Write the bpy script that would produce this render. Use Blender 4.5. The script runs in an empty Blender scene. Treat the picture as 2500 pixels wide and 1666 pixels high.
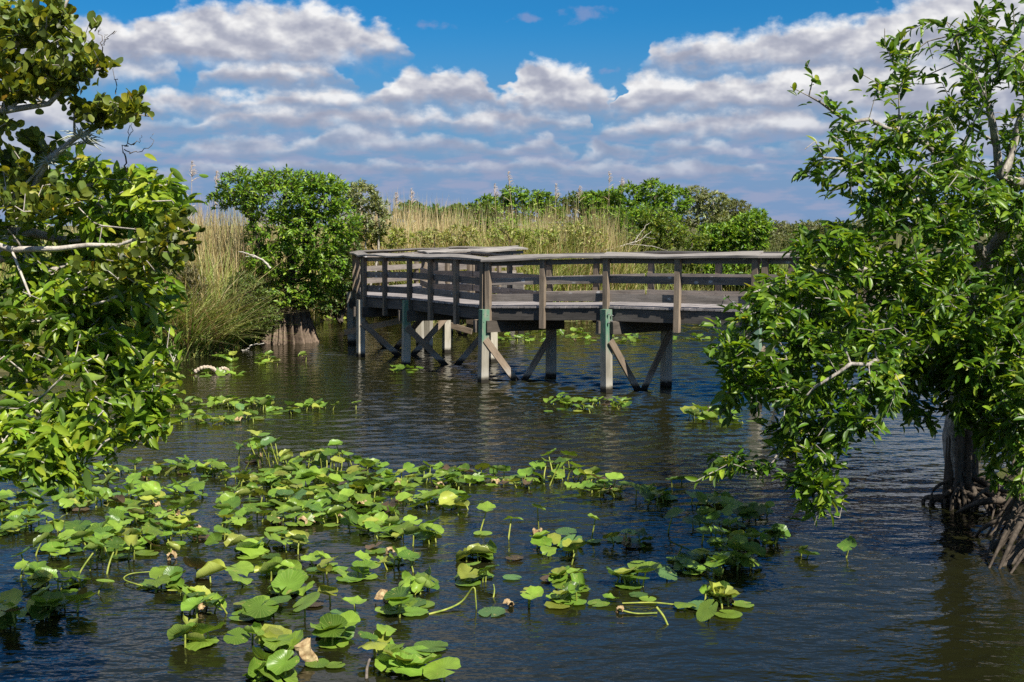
import bpy, math, random
import numpy as np
from mathutils import Vector, Matrix

# ------------------------------------------------------------------ camera, sky, sun, exposure
scene = bpy.context.scene
COL = scene.collection
rng = np.random.default_rng(7)
random.seed(7)
FPX = 3000.0                      # focal length in pixels of a 2500 px wide picture
HOR = 550.0                       # horizon row
CAMZ = 3.6
PITCH = math.atan((833.0 - HOR) / FPX)

cam_d = bpy.data.cameras.new('camera'); cam = bpy.data.objects.new('camera', cam_d)
COL.objects.link(cam)
cam.location = (0, 0, CAMZ)
cam.rotation_euler = (math.pi / 2 - PITCH, 0, 0)
cam_d.sensor_width = 36.0
cam_d.lens = FPX / 2500.0 * 36.0
cam_d.clip_start = 0.1; cam_d.clip_end = 9000
scene.camera = cam

SUN = Vector((0.36, -0.53, 0.77)).normalized()
SUN_EL = math.asin(SUN.z); SUN_AZ = math.atan2(SUN.x, SUN.y)

def pix_dir(px, py):
    cp, sp = math.cos(PITCH), math.sin(PITCH)
    a, b = (px - 1250.0) / FPX, (833.0 - py) / FPX
    return np.array((a, cp + sp * b, -sp + cp * b))

def at(px, py, Y):                # point on the plane at distance Y in front of the lens
    d = pix_dir(px, py); return np.array((0, 0, CAMZ)) + d * (Y / d[1])

def ground(px, py, z=0.0):        # point of the horizontal plane z
    d = pix_dir(px, py); return np.array((0, 0, CAMZ)) + d * ((z - CAMZ) / d[2])

def project(P):
    P = np.atleast_2d(P) - np.array((0, 0, CAMZ))
    cp, sp = math.cos(PITCH), math.sin(PITCH)
    dep = P[:, 1] * cp - P[:, 2] * sp
    up = P[:, 1] * sp + P[:, 2] * cp
    return 1250 + FPX * P[:, 0] / dep, 833 - FPX * up / dep, dep

# ---- world: clear sky with a deck of cumulus
world = bpy.data.worlds.new('World'); scene.world = world; world.use_nodes = True
SKY_STRENGTH = 0.1
EXPOSURE = 0.7
SKYT = (0.065, 0.35, 0.57)       # deep blue of a clear, polarised sky
def build_world():
    nt = world.node_tree; N = nt.nodes; L = nt.links
    N.clear()
    def nd(t, **k):
        n = N.new(t)
        for a, b in k.items(): setattr(n, a, b)
        return n
    def mth(op, a, b=None, c=None, tree=nt, clamp=False):
        n = tree.nodes.new('ShaderNodeMath'); n.operation = op; n.use_clamp = clamp
        for i, v in enumerate((a, b, c)):
            if v is None: continue
            if isinstance(v, (int, float)): n.inputs[i].default_value = v
            else: tree.links.new(v, n.inputs[i])
        return n.outputs[0]
    def vm(op, a, b=None, tree=nt, out=0):
        n = tree.nodes.new('ShaderNodeVectorMath'); n.operation = op
        for i, v in enumerate((a, b)):
            if v is None: continue
            if isinstance(v, (tuple, list)): n.inputs[i].default_value = v
            else: tree.links.new(v, n.inputs[i])
        return n.outputs['Value'] if op == 'LENGTH' else n.outputs[0]
    def ramp(fac, stops, tree=nt, interp='LINEAR'):
        n = tree.nodes.new('ShaderNodeValToRGB'); n.color_ramp.interpolation = interp
        e = n.color_ramp.elements
        while len(e) < len(stops): e.new(0.5)
        for i, (p, c) in enumerate(stops):
            e[i].position = p; e[i].color = (*c, 1) if len(c) == 3 else c
        tree.links.new(fac, n.inputs[0]); return n.outputs[0]
    # rows of cumulus, far to near; each is a run of (px, top row, base row) read along the sky
    ROWS = [
     [(300, 425, 432), (420, 405, 432), (520, 398, 428), (640, 396, 425), (760, 392, 424), (900, 396, 422), (1000, 400, 424), (1100, 404, 424), (1200, 396, 420), (1330, 392, 418), (1480, 396, 424), (1560, 404, 426), (1597, 402, 428), (1640, 390, 428), (1686, 386, 428), (1742, 388, 428), (1840, 405, 428), (1900, 424, 428), (2020, 410, 428), (2150, 396, 428), (2400, 390, 428)],
     [(300, 352, 380), (420, 372, 380), (480, 348, 384), (527, 344, 384), (574, 330, 384), (644, 332, 384), (705, 346, 380), (760, 335, 372), (808, 313, 366), (878, 309, 366), (948, 320, 366), (1020, 334, 372), (1120, 340, 378), (1200, 352, 378), (1237, 358, 378), (1290, 342, 378), (1330, 340, 378), (1373, 356, 378), (1400, 378, 380), (1425, 362, 392), (1471, 334, 392), (1510, 348, 390), (1560, 372, 380), (1611, 356, 380), (1686, 340, 378), (1740, 345, 378), (1790, 354, 378), (1830, 374, 376), (1868, 356, 378), (1900, 366, 376), (1960, 350, 378), (2100, 330, 380), (2400, 330, 380)],
     [(340, 280, 318), (450, 302, 316), (520, 274, 314), (620, 268, 314), (760, 262, 314), (900, 264, 314), (1000, 268, 312), (1090, 280, 310), (1160, 262, 318), (1215, 260, 322), (1290, 276, 320), (1340, 286, 316), (1430, 288, 316), (1440, 310, 314), (1480, 312, 322), (1504, 304, 334), (1574, 284, 334), (1690, 280, 334), (1808, 276, 334), (1929, 266, 334), (1995, 278, 334), (2030, 292, 332), (2120, 270, 332), (2400, 260, 332)],
     [(260, 262, 290), (345, 236, 282), (365, 228, 280), (424, 220, 278), (500, 221, 278), (530, 229, 278), (574, 242, 278), (605, 229, 276), (660, 214, 275), (720, 213, 272), (784, 212, 272), (854, 220, 270), (892, 234, 270), (925, 222, 270), (948, 194, 270), (975, 170, 268), (1005, 163, 266), (1040, 170, 266), (1068, 186, 264), (1082, 166, 264), (1116, 163, 264), (1149, 178, 262), (1185, 176, 262), (1208, 190, 262), (1222, 214, 262), (1244, 228, 262), (1258, 188, 270), (1280, 162, 282), (1310, 147, 284), (1340, 143, 284), (1365, 149, 284), (1385, 162, 284), (1410, 170, 284), (1425, 194, 284), (1470, 200, 284), (1497, 214, 284), (1508, 240, 284), (1513, 262, 278), (1520, 200, 278), (1530, 183, 278), (1574, 178, 278), (1667, 185, 278), (1761, 187, 276), (1854, 187, 276), (1901, 168, 276), (1995, 154, 278), (2135, 152, 280), (2400, 150, 290)],
     [(150, 150, 200), (215, 146, 196), (300, 148, 196), (380, 150, 196), (425, 160, 194), (436, 192, 194), (500, 192, 198), (520, 168, 206), (560, 155, 212), (640, 150, 214), (740, 148, 214), (810, 152, 212), (850, 170, 206), (870, 196, 200), (885, 199, 200), (2400, 199, 200)],
     [(0, 60, 168), (140, 45, 168), (228, 44, 166), (270, 42, 164), (307, 55, 162), (352, 62, 160), (366, 48, 160), (380, 34, 160), (410, 36, 160), (430, 20, 160), (450, 11, 160), (490, 14, 160), (536, 4, 160), (565, 10, 160), (597, 15, 162), (618, 6, 162), (640, 0, 162), (690, 8, 162), (737, 9, 162), (761, -1, 162), (785, 4, 162), (808, 18, 160), (854, 34, 158), (880, 56, 152), (905, 62, 148), (929, 54, 144), (960, 74, 140), (995, 98, 132), (1008, 118, 120), (1560, 168, 170), (1580, 150, 172), (1590, 116, 174), (1602, 106, 174), (1640, 108, 174), (1667, 101, 174), (1700, 92, 174), (1725, 94, 174), (1752, 79, 174), (1780, 88, 174), (1808, 80, 174), (1850, 78, 172), (1880, 64, 172), (1901, 58, 172), (1930, 66, 172), (1957, 50, 172), (1995, 44, 172), (2030, 50, 172), (2055, 38, 172), (2085, 44, 172), (2112, 24, 172), (2158, 26, 172), (2172, 10, 172), (2228, 0, 172), (2320, -30, 172), (2400, -40, 172)],
    ]
    THIN = [(1430, 35, 85, 26, 20), (1300, 45, 50, 14, 12), (1490, 172, 40, 12, 10), (1060, 62, 60, 18, 14)]
    def azel(px, py):
        d = pix_dir(px, py); d = d / np.linalg.norm(d)
        return math.atan2(d[0], d[1]), math.asin(d[2])
    def noise(vec, scale, detail, rough=0.55, tree=nt, col=False, dist=0.0):
        n = tree.nodes.new('ShaderNodeTexNoise'); n.noise_dimensions = '2D'; n.inputs['Scale'].default_value = scale
        n.inputs['Detail'].default_value = detail; n.inputs['Roughness'].default_value = rough
        n.inputs['Distortion'].default_value = dist
        tree.links.new(vec, n.inputs['Vector'])
        return n.outputs['Color'] if col else n.outputs['Fac']
    def mixc(f, a, b_):
        n = nd('ShaderNodeMix', data_type='RGBA')
        for i, v in ((0, f), (6, a), (7, b_)):
            if isinstance(v, tuple): n.inputs[i].default_value = (*v, 1)
            else: L.new(v, n.inputs[i])
        return n.outputs[2]
    def sstep(v, lo, hi):
        n = nd('ShaderNodeMapRange', interpolation_type='SMOOTHSTEP'); L.new(v, n.inputs[0]); n.inputs[1].default_value = lo; n.inputs[2].default_value = hi
        return n.outputs[0]
    k = 1.0 / (SKY_STRENGTH * 2 ** EXPOSURE)
    tc = nd('ShaderNodeTexCoord')
    s = nd('ShaderNodeSeparateXYZ'); L.new(vm('NORMALIZE', tc.outputs['Generated']), s.inputs[0])
    az = mth('ARCTAN2', s.outputs[0], s.outputs[1]); el = mth('ARCSINE', s.outputs[2])
    c = nd('ShaderNodeCombineXYZ'); L.new(az, c.inputs[0]); L.new(el, c.inputs[1]); P0 = c.outputs[0]
    Pn = vm('MULTIPLY', P0, (1.0, 1.55, 1.0))
    big = noise(Pn, 26, 2); fine = noise(Pn, 58, 7, 0.54); fine2 = noise(vm('ADD', Pn, (-0.0035, -0.0075, 0)), 58, 5, 0.54); lump = noise(Pn, 30, 3, 0.5); lump2 = noise(vm('ADD', Pn, (-0.004, -0.012, 0)), 30, 3, 0.5)
    streak = noise(vm('MULTIPLY', P0, (1.0, 4.5, 1.0)), 24, 5, 0.55)
    relief = mth('ADD', mth('MULTIPLY', mth('SUBTRACT', fine, fine2), -0.75), mth('MULTIPLY', mth('SUBTRACT', lump, lump2), -2.3))
    # near the horizon everything is smaller, so the billows are too
    shrink = nd('ShaderNodeMapRange'); L.new(el, shrink.inputs[0])
    shrink.inputs[1].default_value = 0.02; shrink.inputs[2].default_value = 0.16; shrink.inputs[3].default_value = 0.45; shrink.inputs[4].default_value = 1.0
    wob = mth('ADD', mth('MULTIPLY', mth('SUBTRACT', big, 0.5), 0.018), mth('MULTIPLY', mth('SUBTRACT', fine, 0.5), 0.021))
    elw = mth('ADD', el, mth('MULTIPLY', wob, shrink.outputs[0]))
    azw = mth('ADD', az, mth('MULTIPLY', mth('SUBTRACT', lump, 0.5), 0.05))
    AZ0, AZ1, E0, E1 = -0.42, 0.42, -0.03, 0.21
    tn = mth('DIVIDE', mth('SUBTRACT', azw, AZ0), AZ1 - AZ0, clamp=True)
    cv3 = nd('ShaderNodeCombineXYZ')
    for i in range(3): L.new(tn, cv3.inputs[i])
    sky = nd('ShaderNodeTexSky', sky_type='NISHITA', sun_disc=False)
    sky.sun_elevation = SUN_EL; sky.sun_rotation = SUN_AZ
    sky.air_density = 1.0; sky.dust_density = 0.3; sky.ozone_density = 3.0
    blue = vm('MULTIPLY', sky.outputs[0], tuple([SKYT[i] for i in range(3)]))
    hz = nd('ShaderNodeMapRange', interpolation_type='SMOOTHSTEP'); L.new(el, hz.inputs[0])
    hz.inputs[1].default_value = 0.012; hz.inputs[2].default_value = 0.17; hz.inputs[3].default_value = 1.0; hz.inputs[4].default_value = 0.0
    cur = mixc(hz.outputs[0], blue, tuple(v * k for v in (0.205, 0.325, 0.535)))
    # streaky veil of far cloud low down
    veil = mth('MULTIPLY', sstep(streak, 0.40, 0.66), sstep(el, 0.105, 0.045))
    cur = mixc(mth('MULTIPLY', veil, 0.85), cur, tuple(v * k for v in (0.32, 0.37, 0.54)))
    def curve(pts, xs_az):
        n = nd('ShaderNodeRGBCurve'); m_ = n.mapping
        for ci, vals in enumerate(pts):
            cu = m_.curves[ci]
            while len(cu.points) < len(vals): cu.points.new(0.5, 0.5)
            for q, (x_, v_) in enumerate(zip(xs_az, vals)):
                cu.points[q].location = (min(1, max(0, x_)), min(1, max(0, v_))); cu.points[q].handle_type = 'VECTOR'
        m_.update(); L.new(cv3.outputs[0], n.inputs[1]); return n.outputs[0]
    # the same deck carries on round the rest of the sky, outside the stretch described above
    elc = mth('MAXIMUM', el, 0.0)
    inv = mth('DIVIDE', 0.35, mth('ADD', mth('TANGENT', mth('MINIMUM', elc, 1.4)), 0.10))
    cx = nd('ShaderNodeCombineXYZ')
    L.new(mth('MULTIPLY', mth('SINE', az), inv), cx.inputs[0]); L.new(mth('MULTIPLY', mth('COSINE', az), inv), cx.inputs[1])
    outside = mth('MAXIMUM', sstep(mth('ABSOLUTE', az), 0.44, 0.52), sstep(el, 0.21, 0.27))
    far = mth('MULTIPLY', sstep(noise(cx.outputs[0], 4.2, 6, 0.5), 0.48, 0.61), outside)
    farlit = mth('ADD', mth('MULTIPLY', relief, 1.2), 0.45, clamp=True)
    STOPS = [(0.0, (0.35, 0.375, 0.475)), (0.30, (0.44, 0.46, 0.55)), (0.58, (0.61, 0.62, 0.68)), (0.82, (0.80, 0.80, 0.82)), (1.0, (0.92, 0.92, 0.925))]
    cur = mixc(far, cur, vm('MULTIPLY', ramp(farlit, STOPS), (k, k, k)))
    inwin = mth('SUBTRACT', 1.0, sstep(mth('ABSOLUTE', az), 0.40, 0.46))
    air = nd('ShaderNodeMapRange'); L.new(el, air.inputs[0])
    air.inputs[1].default_value = 0.0; air.inputs[2].default_value = 0.11; air.inputs[3].default_value = 0.80; air.inputs[4].default_value = 0.0
    for ri, row in enumerate(ROWS):
        xs_az = [(azel(p[0], 200)[0] - AZ0) / (AZ1 - AZ0) for p in row]
        tops = [(azel(p[0], p[1])[1] - E0) / (E1 - E0) for p in row]; bases = [(azel(p[0], p[2])[1] - E0) / (E1 - E0) for p in row]
        sp_ = nd('ShaderNodeSeparateColor'); L.new(curve((tops, bases), xs_az), sp_.inputs[0])
        top = mth('ADD', mth('MULTIPLY', sp_.outputs[0], E1 - E0), E0); bas = mth('ADD', mth('MULTIPLY', sp_.outputs[1], E1 - E0), E0)
        up = mth('SUBTRACT', top, elw); dn = mth('SUBTRACT', elw, bas)
        soft = 0.0042 + 0.0009 * ri
        al = mth('MULTIPLY', sstep(up, -soft * 0.6, soft), sstep(dn, -soft * 1.2, soft * 1.6))
        al = mth('MULTIPLY', al, sstep(mth('SUBTRACT', top, bas), 0.001, 0.006))
        al = mth('MULTIPLY', al, inwin)
        # sunlit crowns, grey undersides
        h = mth('DIVIDE', up, mth('MAXIMUM', mth('SUBTRACT', top, bas), 0.006))
        lit = mth('SUBTRACT', 0.90, mth('MULTIPLY', mth('MAXIMUM', h, 0.0), 0.82))
        lit = mth('ADD', lit, mth('MULTIPLY', relief, 0.75), clamp=True)
        cc = mixc(air.outputs[0], ramp(lit, STOPS), (0.225, 0.30, 0.485))
        cur = mixc(al if ri > 1 else mth('MULTIPLY', al, 0.8), cur, vm('MULTIPLY', cc, (k, k, k)))
    for (px, py, rx, rt_, rb) in THIN:
        a_, e_ = azel(px, py); d = vm('MULTIPLY', vm('SUBTRACT', P0, (a_, e_, 0)), (FPX / rx, FPX / rt_, 0))
        f_ = mth('SUBTRACT', 1.0, vm('LENGTH', d)); f_ = mth('ADD', f_, mth('MULTIPLY', mth('SUBTRACT', fine, 0.5), 3.0))
        cur = mixc(mth('MULTIPLY', sstep(f_, 0.15, 1.2), 0.5), cur, tuple(v * k for v in (0.30, 0.34, 0.56)))
    bg = nd('ShaderNodeBackground'); bg.inputs[1].default_value = SKY_STRENGTH
    L.new(cur, bg.inputs[0])
    out = nd('ShaderNodeOutputWorld'); L.new(bg.outputs[0], out.inputs[0])
    try:
        world.cycles.sampling_method = 'MANUAL'; world.cycles.sample_map_resolution = 256
    except Exception: pass
build_world()

sun_d = bpy.data.lights.new('sun', 'SUN'); sun = bpy.data.objects.new('sun', sun_d); COL.objects.link(sun)
sun_d.energy = 5.0; sun_d.angle = math.radians(0.5); sun_d.color = (1.0, 0.94, 0.84)
sun.rotation_euler = SUN.to_track_quat('Z', 'Y').to_euler()
sun.location = (20, -10, 30)
vs = scene.view_settings
vs.view_transform = 'Standard'; vs.look = 'None'; vs.gamma = 1.0; vs.exposure = EXPOSURE
vs.use_curve_mapping = False
scene.cycles.max_bounces = 6; scene.cycles.diffuse_bounces = 3; scene.cycles.glossy_bounces = 3
scene.cycles.transmission_bounces = 4; scene.cycles.transparent_max_bounces = 4
scene.cycles.caustics_reflective = False; scene.cycles.caustics_refractive = False
scene.cycles.use_denoising = False

# ------------------------------------------------------------------ helpers
def tag(o, label=None, cat=None, group=None, kind=None):
    if label: o['label'] = label
    if cat: o['category'] = cat
    if group: o['group'] = group
    if kind: o['kind'] = kind
    return o

def mesh(name, V, F, mat, col=None, smooth=False):
    V = np.asarray(V, dtype=np.float32); F = np.asarray(F, dtype=np.int32)
    me = bpy.data.meshes.new(name)
    k = F.shape[1]
    me.vertices.add(len(V)); me.vertices.foreach_set('co', V.ravel())
    me.loops.add(F.size); me.loops.foreach_set('vertex_index', F.ravel())
    me.polygons.add(len(F)); me.polygons.foreach_set('loop_start', np.arange(0, F.size, k, dtype=np.int32))
    me.polygons.foreach_set('use_smooth', np.full(len(F), bool(smooth)))
    me.update(calc_edges=True)
    if col is not None:
        a = me.color_attributes.new('Col', 'FLOAT_COLOR', 'POINT')
        c = np.ones((len(V), 4), dtype=np.float32); c[:, :3] = col
        a.data.foreach_set('color', c.ravel())
    if mat: me.materials.append(mat)
    return me

def obj(name, me, parent=None, M=None):
    o = bpy.data.objects.new(name, me); COL.objects.link(o)
    if parent is not None: o.parent = parent
    if M is not None: o.matrix_basis = M
    return o

def empty(name, loc):
    o = bpy.data.objects.new(name, None); COL.objects.link(o)
    o.location = tuple(float(v) for v in loc); o.empty_display_size = 0.2
    return o

def norm(a):
    return a / np.maximum(np.linalg.norm(a, axis=-1, keepdims=True), 1e-9)

def tubes(paths, sides=6):
    """paths: list of (points (n,3), radii (n)); returns V, F of joined tubes"""
    Vs, Fs, base = [], [], 0
    ang = np.linspace(0, 2 * np.pi, sides, endpoint=False)
    for P, R in paths:
        P = np.asarray(P, float); R = np.asarray(R, float); n = len(P)
        if n < 2: continue
        T = np.gradient(P, axis=0); T = norm(T)
        ref = np.where(np.abs(T[:, 2:3]) > 0.9, np.array([[1.0, 0, 0]]), np.array([[0, 0, 1.0]]))
        A = norm(np.cross(T, ref)); B = np.cross(T, A)
        ring = P[:, None] + R[:, None, None] * (np.cos(ang)[None, :, None] * A[:, None] + np.sin(ang)[None, :, None] * B[:, None])
        Vs.append(ring.reshape(-1, 3))
        i = np.arange(n - 1)[:, None] * sides; j = np.arange(sides)[None]; j2 = (j + 1) % sides
        q = np.stack([i + j, i + j2, i + sides + j2, i + sides + j], -1).reshape(-1, 4) + base
        Fs.append(q)
        c = base + (n - 1) * sides           # end cap
        if sides == 4: Fs.append(np.array([[c, c + 1, c + 2, c + 3]]))
        elif sides == 6: Fs.append(np.array([[c, c + 1, c + 2, c + 3], [c, c + 3, c + 4, c + 5]]))
        elif sides == 8: Fs.append(np.array([[c, c + 1, c + 2, c + 3], [c, c + 3, c + 4, c + 7], [c + 4, c + 5, c + 6, c + 7]]))
        base += n * sides
    return np.concatenate(Vs), np.concatenate(Fs)

def smooth_path(P, n=4):
    """Catmull-Rom through the points"""
    P = np.asarray(P, float)
    if len(P) < 3: 
        t = np.linspace(0, 1, n + 1)[:, None]; return P[0] * (1 - t) + P[-1] * t
    Q = np.vstack([2 * P[0] - P[1], P, 2 * P[-1] - P[-2]]); out = []
    for i in range(1, len(Q) - 2):
        t = np.linspace(0, 1, n, endpoint=False)[:, None]
        a, b, c, d = Q[i - 1], Q[i], Q[i + 1], Q[i + 2]
        out.append(0.5 * (2 * b + (c - a) * t + (2 * a - 5 * b + 4 * c - d) * t ** 2 + (3 * b - a - 3 * c + d) * t ** 3))
    out.append(P[-1:]); return np.vstack(out)

# ------------------------------------------------------------------ materials
class Mat:
    def __init__(s, name):
        s.m = bpy.data.materials.new(name); s.m.use_nodes = True
        s.nt = s.m.node_tree; s.N = s.nt.nodes; s.L = s.nt.links
        s.b = s.N['Principled BSDF']; s.out = s.N['Material Output']
    def n(s, t, **k):
        x = s.N.new(t)
        for a, b in k.items(): setattr(x, a, b)
        return x
    def lk(s, a, b): s.L.new(a, b)
    def noise(s, vec, scale, detail=4, rough=0.55, col=False):
        x = s.n('ShaderNodeTexNoise'); x.inputs['Scale'].default_value = scale
        x.inputs['Detail'].default_value = detail; x.inputs['Roughness'].default_value = rough
        if vec is not None: s.lk(vec, x.inputs['Vector'])
        return x.outputs['Color' if col else 'Fac']
    def ramp(s, fac, stops):
        x = s.n('ShaderNodeValToRGB'); e = x.color_ramp.elements
        while len(e) < len(stops): e.new(0.5)
        for i, (p, c) in enumerate(stops):
            e[i].position = p; e[i].color = (c, c, c, 1) if isinstance(c, (int, float)) else (*c, 1)
        s.lk(fac, x.inputs[0]); return x.outputs[0]
    def mix(s, fac, a, b, blend='MIX'):
        x = s.n('ShaderNodeMix', data_type='RGBA', blend_type=blend)
        for i, v in ((0, fac), (6, a), (7, b)):
            if isinstance(v, (int, float)): x.inputs[i].default_value = v
            elif isinstance(v, tuple): x.inputs[i].default_value = (*v, 1)
            else: s.lk(v, x.inputs[i])
        return x.outputs[2]
    def math(s, op, a, b=None, clamp=False):
        x = s.n('ShaderNodeMath', operation=op, use_clamp=clamp)
        for i, v in enumerate((a, b)):
            if v is None: continue
            if isinstance(v, (int, float)): x.inputs[i].default_value = v
            else: s.lk(v, x.inputs[i])
        return x.outputs[0]
    def mapped(s, src, scale):
        x = s.n('ShaderNodeMapping'); x.inputs['Scale'].default_value = scale
        s.lk(src, x.inputs['Vector']); return x.outputs[0]
    def bump(s, h, strength, dist=0.01):
        x = s.n('ShaderNodeBump'); x.inputs['Strength'].default_value = strength; x.inputs['Distance'].default_value = dist
        s.lk(h, x.inputs['Height']); s.lk(x.outputs[0], s.b.inputs['Normal']); return x.outputs[0]
    def rough(s, v, spec=None):
        s.b.inputs['Roughness'].default_value = v
        if spec is not None: s.b.inputs['Specular IOR Level'].default_value = spec

def leaf_mat(name, rough=0.38, trans=0.28, spec=0.5, under=(0.75, 0.95, 0.75), tcol=(1.25, 1.15, 0.45)):
    m = Mat(name)
    a = m.n('ShaderNodeAttribute', attribute_name='Col')
    geo = m.n('ShaderNodeNewGeometry')
    nz = m.noise(geo.outputs['Position'], 9.0, 3)
    c = m.mix(1.0, a.outputs['Color'], m.ramp(nz, [(0.3, 0.72), (0.7, 1.2)]), 'MULTIPLY')
    cu = m.mix(1.0, c, under, 'MULTIPLY')
    cu = m.mix(0.35, cu, (0.20, 0.26, 0.09))
    base = m.mix(geo.outputs['Backfacing'], c, cu)
    m.lk(base, m.b.inputs['Base Color']); m.rough(rough, spec)
    tr = m.n('ShaderNodeBsdfTranslucent'); m.lk(m.mix(1.0, c, tcol, 'MULTIPLY'), tr.inputs[0])
    ms = m.n('ShaderNodeMixShader'); ms.inputs[0].default_value = trans
    m.lk(m.b.outputs[0], ms.inputs[1]); m.lk(tr.outputs[0], ms.inputs[2]); m.lk(ms.outputs[0], m.out.inputs[0])
    return m.m

def wood_mat(name, dark, light, spots=0.0, tint=None, waterline=False, paint=None, dirt=0.5, grain=1.0):
    m = Mat(name)
    tc = m.n('ShaderNodeTexCoord'); oi = m.n('ShaderNodeObjectInfo'); geo = m.n('ShaderNodeNewGeometry')
    off = m.n('ShaderNodeVectorMath', operation='ADD'); m.lk(tc.outputs['Object'], off.inputs[0])
    sc = m.n('ShaderNodeVectorMath', operation='SCALE'); sc.inputs[0].default_value = (37, 19, 53); m.lk(oi.outputs['Random'], sc.inputs['Scale'])
    m.lk(sc.outputs[0], off.inputs[1]); v = off.outputs[0]
    gr = m.noise(m.mapped(v, (1.6, 55, 55)), 1.0, 6, 0.65)
    blot = m.noise(m.mapped(v, (1.2, 5, 5)), 1.0, 4, 0.6)
    f = m.math('ADD', m.math('MULTIPLY', gr, 0.6), m.math('MULTIPLY', blot, 0.5))
    c = m.mix(m.ramp(f, [(0.33, 0.0), (0.75, 1.0)]), dark, light)
    var = m.ramp(oi.outputs['Random'], [(0.0, 0.72), (1.0, 1.22)])
    c = m.mix(1.0, c, var, 'MULTIPLY')
    d2 = m.noise(m.mapped(v, (3, 9, 9)), 1.0, 5, 0.7)
    c = m.mix(m.math('MULTIPLY', m.ramp(d2, [(0.5, 0.0), (0.72, 1.0)]), dirt), c, tuple(x * 0.45 for x in dark))
    if spots:
        vo = m.n('ShaderNodeTexVoronoi'); vo.inputs['Scale'].default_value = 3.4; m.lk(m.mapped(v, (0.8, 1.3, 1.3)), vo.inputs['Vector'])
        wob = m.math('ADD', vo.outputs['Distance'], m.math('MULTIPLY', m.noise(v, 22, 3), 0.22))
        c = m.mix(m.math('MULTIPLY', m.ramp(wob, [(0.22, 1.0), (0.27, 0.0)]), spots), c, (0.50, 0.50, 0.50))
    if paint:
        z = m.n('ShaderNodeSeparateXYZ'); m.lk(geo.outputs['Position'], z.inputs[0])
        zz = m.math('ADD', z.outputs[2], m.math('MULTIPLY', m.noise(m.mapped(geo.outputs['Position'], (14, 14, 2.0)), 1.0, 4), 0.9))
        pm = m.ramp(m.math('SUBTRACT', zz, 1.30), [(0.0, 0.0), (0.28, 1.0)])
        wear = m.ramp(m.noise(m.mapped(v, (4, 14, 14)), 1.0, 5), [(0.36, 0.45), (0.55, 1.0)])
        c = m.mix(m.math('MULTIPLY', m.math('MULTIPLY', pm, wear), 0.85), c, paint)
    if waterline:
        z = m.n('ShaderNodeSeparateXYZ'); m.lk(geo.outputs['Position'], z.inputs[0])
        zz = m.math('ADD', z.outputs[2], m.math('MULTIPLY', m.noise(geo.outputs['Position'], 12, 3), 0.08))
        c = m.mix(m.ramp(zz, [(0.11, 1.0), (0.19, 0.0)]), c, (0.025, 0.022, 0.016))
        c = m.mix(m.ramp(zz, [(0.15, 0.0), (0.22, 0.55), (0.42, 0.0)]), c, (0.46, 0.44, 0.39))
    m.lk(c, m.b.inputs['Base Color']); m.rough(0.85, 0.25)
    m.bump(f, 0.25 * grain, 0.006)
    return m.m

M_DECK = wood_mat('deck_wood', (0.17, 0.155, 0.15), (0.34, 0.31, 0.30))
M_CAP = wood_mat('cap_wood', (0.13, 0.119, 0.108), (0.33, 0.302, 0.272))
M_RAIL = wood_mat('rail_wood', (0.095, 0.082, 0.073), (0.33, 0.285, 0.25), spots=0.75)
M_POST = wood_mat('post_wood', (0.09, 0.07, 0.05), (0.31, 0.245, 0.18))
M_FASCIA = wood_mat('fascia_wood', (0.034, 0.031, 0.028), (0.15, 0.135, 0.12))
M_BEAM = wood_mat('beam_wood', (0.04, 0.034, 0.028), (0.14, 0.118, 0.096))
M_BRACE = wood_mat('brace_wood', (0.15, 0.115, 0.08), (0.36, 0.28, 0.205), waterline=True)
M_PILE = wood_mat('pile_wood', (0.24, 0.22, 0.17), (0.52, 0.48, 0.39), waterline=True, dirt=0.35)
M_PILEG = wood_mat('pile_wood_painted', (0.24, 0.22, 0.17), (0.52, 0.48, 0.39), waterline=True, paint=(0.075, 0.215, 0.135), dirt=0.35)
def metal():
    m = Mat('galvanised_bolt'); m.b.inputs['Base Color'].default_value = (0.45, 0.45, 0.44, 1); m.b.inputs['Metallic'].default_value = 0.8; m.rough(0.45); return m.m
M_BOLT = metal()

def bark_mat(name, dark, light, scale=1.0):
    m = Mat(name); geo = m.n('ShaderNodeNewGeometry'); P = geo.outputs['Position']
    n1 = m.noise(P, 9 * scale, 6, 0.65); n2 = m.noise(m.mapped(P, (1, 1, 0.25)), 40 * scale, 4, 0.6)
    f = m.math('ADD', m.math('MULTIPLY', n1, 0.65), m.math('MULTIPLY', n2, 0.45))
    c = m.mix(m.ramp(f, [(0.38, 0.0), (0.68, 1.0)]), dark, light)
    m.lk(c, m.b.inputs['Base Color']); m.rough(0.85, 0.2); m.bump(f, 0.7, 0.02); return m.m
M_BARK = bark_mat('pond_apple_bark', (0.09, 0.078, 0.065), (0.42, 0.385, 0.335))
M_BARKP = bark_mat('pale_bark', (0.20, 0.175, 0.145), (0.56, 0.51, 0.44))
M_BARKD = bark_mat('dark_bark', (0.028, 0.022, 0.017), (0.115, 0.092, 0.07))  # shrub bark; also puts shade into the right tree's foot and roots
M_BARKB = bark_mat('buttress_bark', (0.05, 0.036, 0.026), (0.27, 0.20, 0.145), 0.6)
M_LEAF = leaf_mat('pond_apple_leaf', 0.38, 0.40, 0.38)
M_COCO = leaf_mat('cocoplum_leaf', 0.42, 0.42, 0.4, tcol=(1.3, 1.15, 0.4))
M_SHRUB = leaf_mat('shrub_leaf', 0.42, 0.36, 0.45)
M_GRASS = leaf_mat('grass_blade', 0.6, 0.30, 0.25, under=(1, 1, 1), tcol=(1.1, 1.05, 0.7))

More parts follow.
